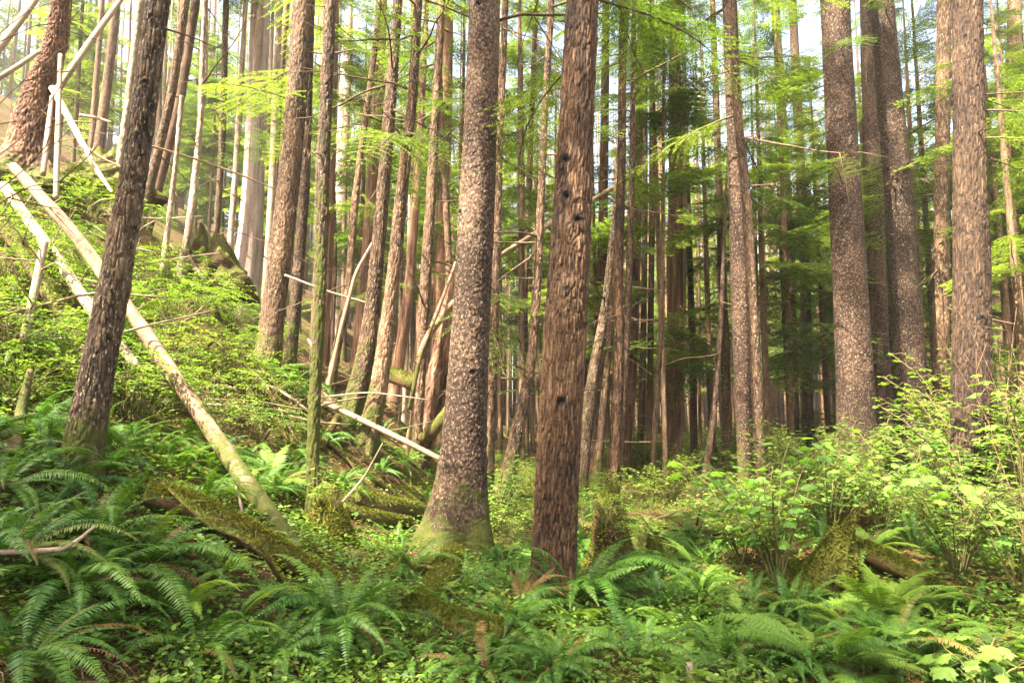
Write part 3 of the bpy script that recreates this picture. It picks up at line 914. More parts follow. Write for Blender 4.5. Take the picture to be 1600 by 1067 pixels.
tree("hemlock_tree", "slim forked-branch trunk pressed against the dark scaly trunk", 'young',
     [(0, 1143, 10), (140, 1148, 12), (300, 1166, 15), (500, 1178, 17), (800, 1191, 21)], d=11.0, H=18, snags=9, snag_z=(4, 8))
tree("spruce_tree", "paler of the two trunks standing close together beyond the leafy shrubs", 'young',
     [(0, 1211, 13), (400, 1234, 16), (680, 1241, 17)], d=23, H=26, crown=(2, 17, 2), snags=5, style='plates')
tree("spruce_tree", "darker of the two trunks standing close together beyond the leafy shrubs", 'spruce',
     [(0, 1238, 13), (400, 1258, 17), (690, 1263, 21)], d=22, H=27, crown=(3, 17, 2), snags=6, style='plates', knots=20)
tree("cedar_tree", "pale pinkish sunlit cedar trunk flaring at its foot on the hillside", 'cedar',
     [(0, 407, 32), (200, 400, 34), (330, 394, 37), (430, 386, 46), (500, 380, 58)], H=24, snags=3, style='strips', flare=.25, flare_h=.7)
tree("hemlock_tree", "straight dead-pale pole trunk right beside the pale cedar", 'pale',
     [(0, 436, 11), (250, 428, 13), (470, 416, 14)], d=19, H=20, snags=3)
tree("hemlock_tree", "brown trunk with one bright edge, foot hidden by the shrubs below the pale cedar", 'young',
     [(0, 473, 34), (150, 464, 34), (300, 450, 35), (450, 432, 36), (600, 414, 40)], d=12, H=25, crown=(1, 12, 2.8), snags=5, style='furrow', knots=12, twin=-1.2, rough=1.2)
tree("hemlock_tree", "dark slim trunk right of the bright-edged brown trunk on the hillside", 'young',
     [(0, 485, 14), (300, 476, 17), (500, 460, 18), (615, 450, 19)], d=12.6, H=21, crown=(2, 11, 2), snags=6)
tree("cedar_tree", "stringy reddish cedar trunk with split bark, behind the slim mossy trunk", 'redcedar',
     [(0, 516, 30), (200, 512, 27), (380, 508, 29), (560, 500, 30)], d=15, H=27, crown=(3, 13, 2.8), snags=4, style='strips', flare=.3)
tree("cedar_tree", "tall weathered cedar snag with pale split strips beside the stringy cedar", 'cedar',
     [(20, 545, 16), (150, 540, 24), (300, 533, 27), (440, 526, 32)], d=30, H=22, style='strips', broken=True, flare=.3)
tree("hemlock_tree", "slim mossy trunk growing from the top of the moss-draped stump", 'mossy',
     [(0, 516, 17), (250, 506, 17), (450, 501, 16), (650, 490, 17), (812, 487, 20)], d=6.75, H=15, snags=6, style='furrow', flare=.2, snag_z=(3, 6), snag_scale=.5)
tree("hemlock_tree", "pistol-butted mossy trunk, outer one of the joined pair above the fallen pole", 'young',
     [(0, 622, 14), (200, 607, 19), (400, 590, 21), (520, 578, 24), (600, 563, 30), (690, 545, 46)], d=9.6, H=22, crown=(0, 12, 2.2), snags=9, snag_z=(4, 8), style='furrow')
tree("hemlock_tree", "pistol-butted dark trunk, inner one of the joined pair, branching high up", 'young',
     [(0, 653, 13), (150, 645, 15), (300, 628, 18), (450, 613, 20), (570, 598, 25), (650, 584, 28), (740, 570, 38)], d=9.2, H=23, crown=(2, 11, 2.2), snags=14, snag_z=(4, 8.5), style='furrow')
tree("hemlock_tree", "thin dark trunk close behind the scaly spruce", 'young',
     [(0, 790, 10), (250, 780, 11), (500, 773, 14), (740, 764, 16)], d=10.5, H=19, snags=7)
tree("hemlock_tree", "reddish straight trunk in the gap before the scaly spruce, between thin stems", 'redcedar',
     [(150, 660, 10), (300, 650, 14), (450, 640, 16), (600, 618, 20)], d=15, H=23, crown=(1, 12, 2.4), snags=5, style='strips')
tree("dead_snag", "hollow broken snag leaning beside the scaly spruce, dark inside its split foot", 'redcedar',
     [(430, 716, 26), (500, 702, 34), (570, 690, 38), (650, 668, 44)], d=11.5, broken=True, style='strips', rough=2.2, flare=.3, flare_h=.5, cat="snag", twin=-2.0)
tree("hemlock_tree", "straight trunk right before the hollow snag", 'young',
     [(0, 690, 12), (300, 674, 15), (640, 652, 20)], d=11, H=22, crown=(2, 12, 2.2), snags=7)
tree("hemlock_tree", "mossy leaning trunk between the scaly spruce and the large furrowed trunk", 'young',
     [(0, 862, 10), (180, 851, 10), (400, 842, 13), (560, 832, 15), (700, 804, 22), (770, 788, 28)], d=9.8, H=16, snags=8)
tree("hemlock_tree", "grey-brown curved stem emerging behind the large furrowed trunk", 'lichen',
     [(250, 968, 9), (370, 958, 11), (480, 946, 14), (600, 925, 19), (760, 905, 24)], d=13, H=17, crown=(1, 10, 1.6), snags=4)
tree("hemlock_tree", "very dark straight trunk behind the pale grey curved stem", 'hemlock',
     [(250, 944, 15), (500, 939, 18), (720, 930, 21)], d=17, H=27, crown=(2, 13, 2.6), snags=5, knots=12)
tree("hemlock_tree", "dark front trunk of the trio above the broken stump", 'hemlock',
     [(250, 972, 13), (400, 966, 15), (560, 967, 17), (700, 962, 19), (785, 955, 21)], d=12, H=22, crown=(0, 11, 2.2), snags=9, snag_z=(3, 8))
tree("hemlock_tree", "slender trunk with long upswept branches, right stem of the trio above the broken stump", 'young',
     [(250, 988, 9), (400, 984, 10), (560, 978, 12), (780, 962, 16)], d=12.5, H=18, crown=(3, 10, 1.8), snags=10, snag_z=(3, 7))
tree("spruce_tree", "red sunlit-patched trunk behind the trio above the broken stump", 'redcedar',
     [(250, 998, 12), (480, 993, 13), (600, 986, 17), (740, 972, 20)], d=18, H=27, crown=(1, 14, 2.6), snags=4, knots=10)
tree("hemlock_tree", "slim leaning trunk, thinnest beside the very dark straight trunk", 'young',
     [(380, 962, 8), (560, 950, 10), (740, 934, 13)], d=15, H=19, crown=(2, 11, 1.8), snags=5)
tree("hemlock_tree", "mottled narrow trunk with a dark burl, left of a matching plain trunk", 'young',
     [(330, 1008, 9), (500, 1006, 9), (650, 1003, 10), (750, 998, 12)], d=21, H=25, crown=(3, 12, 2.4), snags=5)
tree("hemlock_tree", "plain narrow trunk between the burled trunk and the thin bowed stem", 'hemlock',
     [(330, 1019, 10), (500, 1017, 10), (760, 1016, 13)], d=18, H=25, crown=(0, 12, 2.4), snags=5)
tree("hemlock_tree", "thin bowed dark stem before the dark bundled cedar", 'young',
     [(350, 1036, 6), (480, 1035, 7), (560, 1031, 8), (650, 1024, 8), (775, 1018, 9)], d=14, H=14, crown=(1, 8, 1.5), snags=6)
tree("cedar_tree", "dark bundled cedar of several fused stems, its split pale foot in the undergrowth", 'redcedar',
     [(250, 1056, 24), (450, 1055, 27), (600, 1055, 29), (745, 1052, 36)], d=19, H=28, crown=(2, 12, 3), snags=3, style='strips', flare=.4, rough=2.0)
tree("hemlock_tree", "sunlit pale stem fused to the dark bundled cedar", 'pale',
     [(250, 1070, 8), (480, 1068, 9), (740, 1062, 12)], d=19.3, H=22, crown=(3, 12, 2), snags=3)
tree("spruce_tree", "evenly straight dark trunk right of the dark bundled cedar", 'spruce',
     [(350, 1076, 9), (560, 1083, 12), (760, 1086, 14)], d=20, H=27, crown=(0, 12, 2.5), snags=5, style='plates')
tree("hemlock_tree", "straight brown trunk left of the dark scaly trunk, behind shrub leaves", 'young',
     [(300, 1124, 12), (560, 1134, 15), (760, 1138, 17)], d=17, H=26, crown=(1, 12, 2.5), snags=6)
tree("hemlock_tree", "crooked dark stem with arching twigs, left of the dark scaly trunk", 'twig',
     [(520, 1126, 7), (600, 1120, 8), (680, 1112, 9), (800, 1096, 10)], d=13, H=8, snags=6, snag_z=(2, 5))
# upper hillside, left of the pale cedar
tree("cedar_tree", "massive pink-barked trunk sweeping up from a bulging root on the upper hillside", 'redcedar',
     [(0, 95, 27), (60, 89, 29), (110, 74, 36), (150, 60, 46), (200, 50, 56), (240, 46, 62)], d=11.5, H=20, style='furrow', flare=.6, rough=3.0, knots=10)
tree("hemlock_tree", "brown trunk on the hill crest, right of the pale diagonal dead pole", 'young',
     [(0, 182, 13), (120, 169, 15), (200, 158, 17)], d=19, H=19, snags=4)
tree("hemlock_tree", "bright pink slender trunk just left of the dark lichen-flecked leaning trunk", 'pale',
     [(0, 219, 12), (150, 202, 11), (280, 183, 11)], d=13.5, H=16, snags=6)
tree("hemlock_tree", "thin stem directly behind the dark lichen-flecked leaning trunk", 'young',
     [(0, 290, 12), (150, 268, 13), (300, 232, 13)], d=13, H=17, snags=5)
tree("dead_snag", "short white snapped pole standing on the shrubby slope", 'pale',
     [(150, 284, 7), (250, 275, 7), (360, 262, 8)], d=12.2, broken=True, cat="snag")
tree("hemlock_tree", "left one of two white slender trunks that cross near the hillside root mound", 'pale',
     [(0, 320, 7), (200, 312, 8), (330, 300, 10), (395, 288, 11)], d=12.6, H=14, snags=6)
tree("hemlock_tree", "right one of two white slender trunks that cross near the hillside root mound", 'pale',
     [(0, 322, 6), (120, 320, 8), (240, 308, 8), (410, 288, 9)], d=12.9, H=15, snags=6)
tree("hemlock_tree", "orange-brown thin trunk below a leafy bough, left of the pale cedar", 'young',
     [(0, 353, 9), (200, 348, 10), (370, 338, 10)], d=16, H=17, crown=(1, 8, 1.8), snags=6)
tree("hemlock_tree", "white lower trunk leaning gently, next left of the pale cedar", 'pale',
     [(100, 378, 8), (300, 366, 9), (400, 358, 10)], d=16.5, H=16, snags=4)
tree("hemlock_tree", "dark trunk in shade left of the orange-brown thin trunk", 'hemlock',
     [(0, 306, 13), (150, 283, 13), (300, 246, 13)], d=17, H=18, crown=(3, 9, 2), snags=5)
tree("hemlock_tree", "grey-brown trunk rising behind the diagonal pole on the slope", 'young',
     [(60, 588, 9), (300, 556, 11), (450, 545, 12), (570, 522, 13)], d=12.5, H=17, crown=(0, 10, 1.8), snags=6)
tree("hemlock_tree", "wide red-brown trunk hidden behind the joined pistol-butted pair", 'redcedar',
     [(200, 588, 20), (400, 575, 22), (520, 566, 26)], d=19, H=24, snags=3, style='strips')
tree("dead_snag", "bleached bare snag with stub twigs standing behind the pistol-butted pair", 'pale',
     [(300, 641, 6), (420, 638, 7), (560, 634, 7)], d=15.5, broken=True, snags=4, cat="snag")
tree("hemlock_tree", "tan trunk with a split pale seam left of the hollow snag", 'redcedar',
     [(0, 700, 18), (200, 697, 19), (400, 690, 22), (560, 686, 24)], d=17, H=25, crown=(3, 12, 2.4), snags=5, style='strips')
tree("spruce_tree", "straight trunk seen through the gap between the scaly spruce and furrowed trunk", 'young',
     [(0, 838, 8), (400, 822, 9), (690, 812, 11)], d=20, H=24, crown=(1, 11, 2.2), snags=5)
tree("hemlock_tree", "thick brown trunk at the frame edge beyond the twiggy shrub", 'young',
     [(0, 1585, 20), (600, 1592, 24)], d=19, H=26, crown=(0, 14, 2), snags=6)

# ------------------------------------------------------------------ filler stand: slim trunks further back, alike
rng = np.random.default_rng(77)
FILL_LABEL = {
    0: ("slim conifer trunk in the crowd on the upper hillside left of the pale cedar", "slim trunks of the upper hillside"),
    1: ("thin straight trunk in the dense stand between the pale cedar and the scaly spruce", "thin trunks behind the pistol-butted pair"),
    2: ("thin straight trunk in the far stand between the furrowed and dark scaly trunks", "thin trunks of the far stand"),
    3: ("thin conifer in the bright green stand beyond the four big knotty trunks", "thin conifers beyond the knotty trunks"),
}
count = 0
P_fill = []
def try_fill(n, u0, u1, d0, d1, gap, wm, tries=4000):
    got = 0
    for _ in range(tries):
        if got >= n: break
        d = math.sqrt(rng.uniform(d0 * d0, d1 * d1)); u = rng.uniform(u0, u1)
        x = (u - 800) / FPX * d
        if any((x - a) ** 2 + (d - b) ** 2 < gap * gap for a, b in TREES): continue
        z = tz(x, d)
        w = rng.uniform(.6, 1.4) * wm
        lean = rng.normal(-.012, .02) + (.02 if u < 700 else 0)
        zt = z + 12
        reg = 0 if u < 400 else 1 if u < 850 else 2 if u < 1130 else 3
        lab, grp = FILL_LABEL[reg]
        H = rng.uniform(17, 27)
        # pixel track of a straight stem
        def pix(X, Z):
            b = (Z - CZ) / d
            cyv = (b * CP - SP) / (CP + b * SP)
            den = CP - cyv * SP
            return 533.5 - cyv * FPX, 800 + X / d * den * FPX
        tr = []
        for q in (0.0, 3.0, 6.0, 10.0):
            bow = rng.normal(0, .05)
            v, uu = pix(x + lean * q + bow * (q > 0), z + q)
            tr.append((v, uu, w * (1.15 - .05 * q) / d * FPX))
        bark = rng.choice(['young', 'young', 'hemlock', 'redcedar', 'lichen'] + (['pale'] if reg < 2 else []))
        hs = H * rng.uniform(.38, .55) if reg != 3 else H * rng.uniform(.2, .45)
        tree("hemlock_tree", lab, bark, tr, d=d, H=H, crown=(int(rng.integers(12)), hs, rng.uniform(1.2, 2.1)) if rng.uniform() < (.28 if reg > 1 else .22) else None, snags=int(rng.integers(2, 6)) if d < 30 else 0,
             group=grp, style='plain', hires=False, snag_z=(2, 9), seed=int(rng.integers(1e6)))
        got += 1
try_fill(24, 60, 420, 15, 42, 1.3, .22)
try_fill(70, 430, 850, 16, 50, .9, .14)
try_fill(84, 840, 1180, 22, 64, .8, .145)
try_fill(24, 1120, 1700, 26, 64, 1.7, .24)

# young hemlocks that carry green boughs low down
YLAB = ("young hemlock with green boughs low down, in the soft green stand beyond the trunks", "young green hemlocks beyond the trunks")
def young(n, u0, u1, d0, d1, hs, H0, H1, rr, base_v=None):
    got = 0
    for _ in range(3000):
        if got >= n: break
        d = rng.uniform(d0, d1); u = rng.uniform(u0, u1); x = (u - 800) / FPX * d
        if any((x - a) ** 2 + (d - b) ** 2 < 1.2 for a, b in TREES): continue
        z = tz(x, d)
        H = rng.uniform(H0, H1)
        def pix(X, Z):
            b = (Z - CZ) / d; cyv = (b * CP - SP) / (CP + b * SP); den = CP - cyv * SP
            return 533.5 - cyv * FPX, 800 + X / d * den * FPX
        tr = []
        w = .012 * H
        for q in (0, H * .3, H * .55):
            v, uu = pix(x + rng.normal(0, .04), z + q); tr.append((v, uu, w * (1.2 - .8 * q / H) / d * FPX))
        tree("hemlock_tree", YLAB[0], 'young', tr, d=d, H=H, crown=(int(rng.integers(12)) + (100 if d < 34 and u > 840 else 0), H * rng.uniform(*hs), rng.uniform(*rr)), group=YLAB[1], style='plain', hires=False, seed=int(rng.integers(1e6)))
        got += 1
# green hemlocks one can tell apart
def green(u, d, H, hs, rr, label):
    x = (u - 800) / FPX * d; z = tz(x, d); tr = []
    def pix(X, Z):
        b = (Z - CZ) / d; cyv = (b * CP - SP) / (CP + b * SP); den = CP - cyv * SP
        return 533.5 - cyv * FPX, 800 + X / d * den * FPX
    for q in (0, H * .3, H * .55):
        v, uu = pix(x + rng.normal(0, .04), z + q); tr.append((v, uu, .012 * H * (1.2 - .8 * q / H) / d * FPX))
    tree("hemlock_tree", label, 'young', tr, d=d, H=H, crown=(100 + int(rng.integers(12)), hs, rr), style='plain', hires=False, snags=3, snag_z=(1, 4), seed=int(rng.integers(1e6)))
green(1035, 15, 12, 3.0, 2.6, "green-boughed hemlock filling the gap between the furrowed and the dark scaly trunk")
green(1235, 16.5, 14, 3.0, 2.8, "green-boughed hemlock between the dark scaly trunk and the stout knotty spruce")
green(1110, 19, 14, 3, 2.8, "green-boughed hemlock just behind the dark scaly trunk")
green(1445, 17, 14, 2.8, 2.8, "green-boughed hemlock behind the mossy-flanked spruce and the slim veiled trunk")
green(1600, 11.5, 11, 2.6, 2.4, "green-boughed hemlock at the frame edge beyond the reddish grooved trunk")
green(930, 18, 11, 3.5, 2.4, "green-boughed hemlock whose sprays show right behind the large furrowed trunk")
green(815, 17, 16, 6.0, 2.4, "green-boughed hemlock in the gap between scaly spruce and furrowed trunk")
green(690, 16, 15, 5.5, 2.3, "green-boughed hemlock showing high behind the scaly spruce")
young(30, 880, 1750, 19, 34, (.22, .48), 8, 14, (2.0, 2.9))
young(14, 1180, 1680, 14, 22, (.3, .5), 12, 17, (1.9, 2.7))
young(12, 560, 900, 20, 36, (.3, .45), 10, 16, (1.8, 2.4))
young(14, 40, 640, 23, 38, (.15, .4), 8, 15, (1.8, 2.8))
young(34, 820, 1900, 34, 62, (.28, .5), 14, 26, (2.2, 3.2))

# the stand goes on behind the photographer: its crowns shade the near ferns
for k, (x, y, H, rr) in enumerate([(-7.5, -3.5, 24, 2.3), (-4.2, -6.0, 25, 3.4), (-1.5, -5.0, 26, 3.4), (-7.0, -8.5, 27, 3.8), 
                                   (-4.0, -11, 26, 3.8), (0.5, -11, 27, 3.8), (-10, -12, 27, 3.8), (-13, -6, 25, 3.6)]):
    z = tz(x, y)
    o = thing("hemlock_tree", "tall conifer standing behind the viewpoint, its high crown shading the near ferns", "tree", (x, y, z), group="conifers behind the viewpoint")
    C = np.array([(0, 0, -.4), (.05, 0, H * .5), (0, .1, H)]); R = np.array((.24, .16, .02))
    Cs = resample(np.concatenate([C, R[:, None]], 1), 40)
    link("trunk", trunk_mesh(Cs[:, :3], Cs[:, 3], 'young', 20, H, .5, 50 + k, style='plain'), o)
    link("crown", CROWN[k % 4], o, (0, 0, H * .38), (0, 0, k), (rr / 2.9, rr / 2.9, H * .62 / 16))
# ------------------------------------------------------------------ far wood, one mass
def far_wood():
    r = np.random.default_rng(9); trunks = MB(); lf = MB()
    for k in range(1100):
        d = r.uniform(48, 135); u = r.uniform(-350, 1950) if k < 560 else r.uniform(420, 1350); x = (u - 800) / FPX * d
        z = tz(x, d); H = r.uniform(18, 34)
        R = r.uniform(.09, .22)
        tube(trunks, np.array([(x, d, z - .3), (x + r.normal(0, .3), d, z + H * .5), (x + r.normal(0, .4), d, z + H)]), np.array((R, R * .7, .03)), 6, tint=r.uniform(.4, .9))
        if k < 560 and k % 10 < 7 and d > 60:
            hs = H * r.uniform(.22, .55)
            for j in range(26):
                t = r.uniform(0, 1); a = r.uniform(0, 6.28)
                b = BOUGH_F[j % 2]
                put(lf, b[0], rot_z(a) @ rot_y(math.radians(10 - 20 * t)), np.array((x, d, z + hs + t * (H - hs))), (4.2 * (1 - t) ** .8 + .6) / 2.4, r.normal(0, .1))
    o = tag(trunks.obj("far_wood", M['young']), None, None, kind='stuff')
    tag(lf.obj("far_wood_foliage", M['needle']), None, None, kind='stuff')
far_wood()

# ------------------------------------------------------------------ logs, poles, stumps
def moss_on(parent, V, Q, n, seed, size=.022, minz=.1, off=(0, 0, 0), pred=None):
    """short moss leaves standing on the upward side of a mesh"""
    r = np.random.default_rng(seed)
    A, B, C, D = (V[Q[:, k]] for k in range(4))
    nr = np.cross(B - A, D - A); ar = np.linalg.norm(nr, axis=1); nr = unit(nr)
    p = ar * np.clip(nr[:, 2] - minz, 0, 1)
    if pred is not None: p = p * pred((A + C) / 2)
    if p.sum() <= 0: return
    k = r.choice(len(Q), n, p=p / p.sum())
    a, b = r.uniform(0, 1, (2, n, 1))
    pos = A[k] * (1 - a) * (1 - b) + B[k] * a * (1 - b) + C[k] * a * b + D[k] * (1 - a) * b
    cl = fbm(pos * 6, 2, seed)
    d = unit(nr[k] * .8 + r.normal(0, .6, (n, 3)) + np.array((0, 0, -.1)))
    ln = size * r.uniform(.5, 1.5, n) * (1 + .5 * cl)
    mb = MB()
    stamp(mb, *TWIGLET, frames(d, r.normal(0, 1, (n, 3)), ln, ln * .38, ln), pos, np.clip(.5 + .35 * cl + r.normal(0, .15, n), 0, 1))
    mb.obj("moss", M['mosstuft'], parent)

def log(name, label, cat, mat, pts, R, seg=24, seed=0, rough=.06, moss=0, group=None, fine=.05, stubs=0, shift=(0, 0, 0), minz=.1, stub_len=.25):
    """pts: world points along the log; R: radii"""
    r = np.random.default_rng(seed)
    P = np.array(pts, float) + np.array(shift); R = np.broadcast_to(np.asarray(R, float), (len(P),))
    L = np.linalg.norm(np.diff(P, axis=0), axis=1).sum()
    n = max(8, int(L / fine))
    PR = resample(np.concatenate([P, R[:, None]], 1), n)
    base = PR[0, :3].copy()
    root = thing(name, label, cat, tuple(base), group=group)
    tints = []
    axis = unit(PR[-1, :3] - PR[0, :3])
    def rf(Pq, RR, th):
        t, X, Y = path_frames(Pq)
        pos = Pq[:, None] + RR[..., None] * (np.cos(th)[None, :, None] * X[:, None] + np.sin(th)[None, :, None] * Y[:, None])
        q = pos.reshape(-1, 3)
        al = (q @ axis)[:, None] * axis
        f = fbm((q - al * .88) * 9 / max(.12, R.max()) * .12, 4, seed)
        g = fbm(q * 1.6, 2, seed + 3)
        tints.append(np.clip(.5 + .55 * f, 0, 1))
        return RR * (1 + (rough * 2.2 * f + rough * 1.5 * g).reshape(RR.shape))
    tm = MB(); tube(tm, PR[:, :3] - base, PR[:, 3], seg, cap=True, rfun=rf)
    V, T, Q, A = tm.arrays(); A = np.concatenate([tints[0], [.5, .5]])
    mb = MB(); mb.add(V, T=T, Q=Q, tint=A)
    mb.obj("trunk" if stubs or moss else "stem", M[mat], root)
    for k in range(stubs):
        i = r.integers(2, n - 2); a = r.uniform(0, 6.28)
        t, X, Y = path_frames(PR[:, :3])
        o = math.cos(a) * X[i] + math.sin(a) * Y[i]
        if o[2] < -.2: o = -o
        l = stub_len * r.uniform(.4, 1.6)
        sm = MB(); p0 = PR[i, :3] - base + o * PR[i, 3] * .7
        bend = r.normal(0, .12, 3) * l
        tube(sm, np.array([p0, p0 + o * l * .5 + bend, p0 + o * l + t[i] * l * .3]), np.array((.25, .17, .06)) * min(PR[i, 3], .05), 5)
        sm.obj("branch", M[mat], root)
    if moss: moss_on(root, V, Q, moss, seed + 50, minz=minz)
    return root

def Wd(*pts): return [W(u, v, d) for u, v, d in pts]
def Gr(lift, *pts): return [G(u, v) + np.array((0, 0, lift)) for u, v in pts]

log("fallen_log", "long pale leaning log crossing behind the lichen-flecked trunk, its lower end mossy", "log", 'leanlog',
    [G(463, 868) + (0, 0, .0), W(330, 672, 6.3), W(200, 480, 6.9), W(100, 345, 7.5), W(20, 262, 8.1)], (.074, .069, .067, .065, .063), 40, 1, .09, stubs=4, fine=.02, stub_len=.12)
log("fallen_log", "rougher pale log lying just under the long leaning log", "log", 'deadwood',
    [W(215, 575, 7.3), W(140, 480, 7.6), W(75, 385, 8.0), W(5, 290, 8.6)], (.055, .064, .066, .066), 22, 2, .09, stubs=6, fine=.04)
log("fallen_log", "dim brown log slanting under the dead pole on the fern slope", "log", 'mosslog',
    [W(140, 545, 6.6), W(75, 455, 6.9), W(5, 350, 7.3)], (.07, .075, .08), 18, 3, .08, stubs=3, fine=.05, moss=1500)
log("fallen_log", "mossy log lying under an arching bare branch in the ferns", "log", 'mosslog',
    [G(225, 790) + (0, 0, .08), G(300, 822) + (0, 0, .15), G(400, 876) + (0, 0, .15), G(520, 926) + (0, 0, .05)], (.072, .082, .085, .07), 36, 4, .09, moss=9000, fine=.03)
log("fallen_branch", "thin bare branch arching over the mossy log", "branch", 'mosslog',
    Gr(.20, (250, 800)) + [W(330, 822, 4.55), W(385, 842, 4.45), W(415, 868, 4.4), G(440, 912)], (.014, .02, .022, .018, .012), 10, 5, .1, moss=900, stubs=3, fine=.03)
log("fallen_pole", "straight brown pole lying down the bank toward the scaly spruce", "pole", 'poleswood',
    [W(505, 628, 9.2), W(600, 673, 8.9), W(690, 718, 8.6)], (.040, .038, .032), 14, 6, .06, fine=.05, stubs=2)
log("dead_pole", "short dark upright prop leaning under the straight brown pole", "pole", 'brownwood',
    [G(500, 705), W(528, 650, 8.9)], (.05, .045), 12, 7, .1)
log("fallen_pole", "thin crooked mossy stick lying below the straight brown pole", "stick", 'mosslog',
    [G(505, 690) + (0, 0, .05), G(560, 742) + (0, 0, .06), G(610, 772) + (0, 0, .05), G(655, 800)], (.03, .035, .03, .02), 10, 8, .1, moss=900)
log("fallen_branch", "thin forked twig propped across the thin crooked mossy stick", "branch", 'poleswood',
    [G(533, 790) + (0, 0, .02), W(570, 745, 7.7), W(598, 692, 7.6)], (.018, .014, .007), 8, 9, .05, stubs=2)
log("fallen_log", "mossy rotten log with a red broken end, left of the spruce foot", "log", 'mosslog',
    Gr(.10, (552, 790), (605, 806), (660, 812)), (.10, .11, .09), 24, 10, .12, moss=3500)
log("fallen_log", "second mossy rotten log nearer than the red-ended one", "log", 'mosslog',
    Gr(.07, (535, 806), (590, 822), (640, 828)), (.06, .07, .06), 18, 11, .1, moss=2500)
log("fallen_log", "low mossy root running from the spruce foot toward the ferns", "log", 'mosslog',
    [G(715, 872) + (0, 0, .05), G(690, 915) + (0, 0, .05), G(660, 950) + (0, 0, .03), G(615, 985) + (0, 0, .0)], (.13, .11, .09, .06), 30, 12, .12, moss=7000)
log("fallen_log", "mossy buried log lying between two fern clumps below the spruce", "log", 'mosslog',
    Gr(.05, (640, 965), (700, 990), (790, 1015)), (.12, .13, .10), 28, 13, .12, moss=6000)
log("fallen_log", "reddish fallen log lying behind the mossy stub, right of the broken stump", "log", 'brownwood',
    Gr(.10, (965, 822), (1040, 834), (1130, 846)), (.05, .055, .045), 16, 14, .08, stubs=2)
log("fallen_branch", "thin stick lying on top of the reddish fallen log", "stick", 'poleswood',
    [G(1000, 838) + (0, 0, .12), G(1028, 832) + (0, 0, .18), G(1055, 826) + (0, 0, .2)], (.012, .014, .009), 8, 15)
log("fallen_log", "low brown log half hidden left of the broken stump", "log", 'brownwood',
    Gr(.06, (890, 822), (935, 832), (985, 840)), (.06, .06, .05), 14, 16, .1)
log("fallen_pole", "long bare pole propped diagonally from behind the spruce up to the furrowed trunk", "pole", 'poleswood',
    [G(735, 432) if False else W(735, 428, 14.5), W(860, 350, 14.8), W(985, 278, 15.2)], (.055, .055, .05), 12, 17, .06, stubs=4, fine=.1)
log("fallen_pole", "pale diagonal dead pole leaning across the upper hillside, above the twiggy slope", "pole", 'deadwood',
    [W(90, 140, 10.5), W(130, 80, 10.9), W(192, -5, 11.4)], (.055, .05, .042), 14, 18, .05, fine=.05)
log("fallen_pole", "pale dead pole slanting in front of the massive pink-barked trunk", "pole", 'deadwood',
    [W(-20, 98, 9.5), W(25, 40, 9.8), W(65, -15, 10.2)], (.06, .055, .05), 14, 19, .05, fine=.05)
log("fallen_pole", "short white pole lying below the massive pink-barked trunk", "pole", 'deadwood',
    [W(-15, 130, 9.5), W(25, 105, 9.7), W(62, 80, 10)], (.04, .035, .03), 12, 20, .05)
log("fallen_pole", "white pole running down the bright slope under the diagonal dead pole", "pole", 'deadwood',
    [W(82, 138, 9.6), W(118, 205, 9.4), W(150, 265, 9.2), W(176, 302, 9.0)], (.05, .045, .035, .02), 12, 21, .05, stubs=3)
log("dead_pole", "white upright dead stem, inner one of two on the bright slope", "pole", 'deadwood',
    [G(88, 300) if False else W(88, 300, 8.6), W(91, 190, 8.8), W(95, 75, 9.1)], (.032, .034, .028), 10, 22, .05, stubs=3, shift=(0, 0, -.1))
log("dead_pole", "white upright dead stem, outer one of two on the bright slope", "pole", 'deadwood',
    [W(68, 262, 8.6), W(76, 190, 8.8), W(82, 140, 9.0)], (.035, .032, .026), 10, 23, .05, shift=(0, 0, -.1))
log("fallen_branch", "white broken branch lying sideways on the hill crest", "branch", 'deadwood',
    [W(125, 180, 11), W(150, 184, 11), W(174, 192, 11)], (.02, .024, .02), 8, 24, .1, stubs=3)
log("fallen_branch", "white stick lying beside the foot of the bright pink slender trunk", "branch", 'deadwood',
    [W(128, 226, 10), W(160, 248, 10), W(192, 262, 10)], (.018, .018, .01), 8, 25, .1, stubs=2)
log("fallen_pole", "long thin pole hanging level among the upper hillside trunks", "pole", 'poleswood',
    [W(235, 228, 12), W(310, 250, 12.5), W(375, 273, 13), W(440, 300, 13.5)], (.022, .02, .018, .012), 8, 26, .05)
log("fallen_pole", "pale pole lying before the foot of the pale cedar", "pole", 'deadwood',
    [G(346, 478) + (0, 0, .05), W(318, 438, 12.6), W(292, 400, 12.8)], (.06, .055, .045), 12, 27, .06, stubs=2)
log("fallen_pole", "white straight pole crossing level behind the slim mossy trunk", "pole", 'deadwood',
    [W(445, 430, 11.5), W(510, 455, 11.6), W(575, 474, 11.8)], (.022, .020, .018), 10, 28, .04)
log("dead_pole", "bare grey pole leaning between the slim mossy trunk and pistol-butted pair", "pole", 'poleswood',
    [W(512, 600, 10), W(535, 500, 10.1), W(556, 420, 10.2), W(582, 375, 10.4)], (.036, .032, .028, .022), 12, 29, .06, stubs=4, shift=(0, 0, -.05))
log("dead_pole", "slim straight pole leaning left of the hollow snag", "pole", 'young',
    [W(640, 640, 10.2), W(655, 560, 10.3), W(690, 470, 10.6), W(712, 410, 10.8)], (.035, .035, .03, .022), 10, 30, .06, stubs=5)
log("dead_pole", "brown bent pole rising beside the hollow snag toward the scaly spruce", "pole", 'redcedar',
    [W(655, 560, 10.8), W(672, 520, 10.8), W(700, 482, 10.7), W(725, 458, 10.6)], (.06, .055, .05, .045), 12, 31, .1, stubs=4)
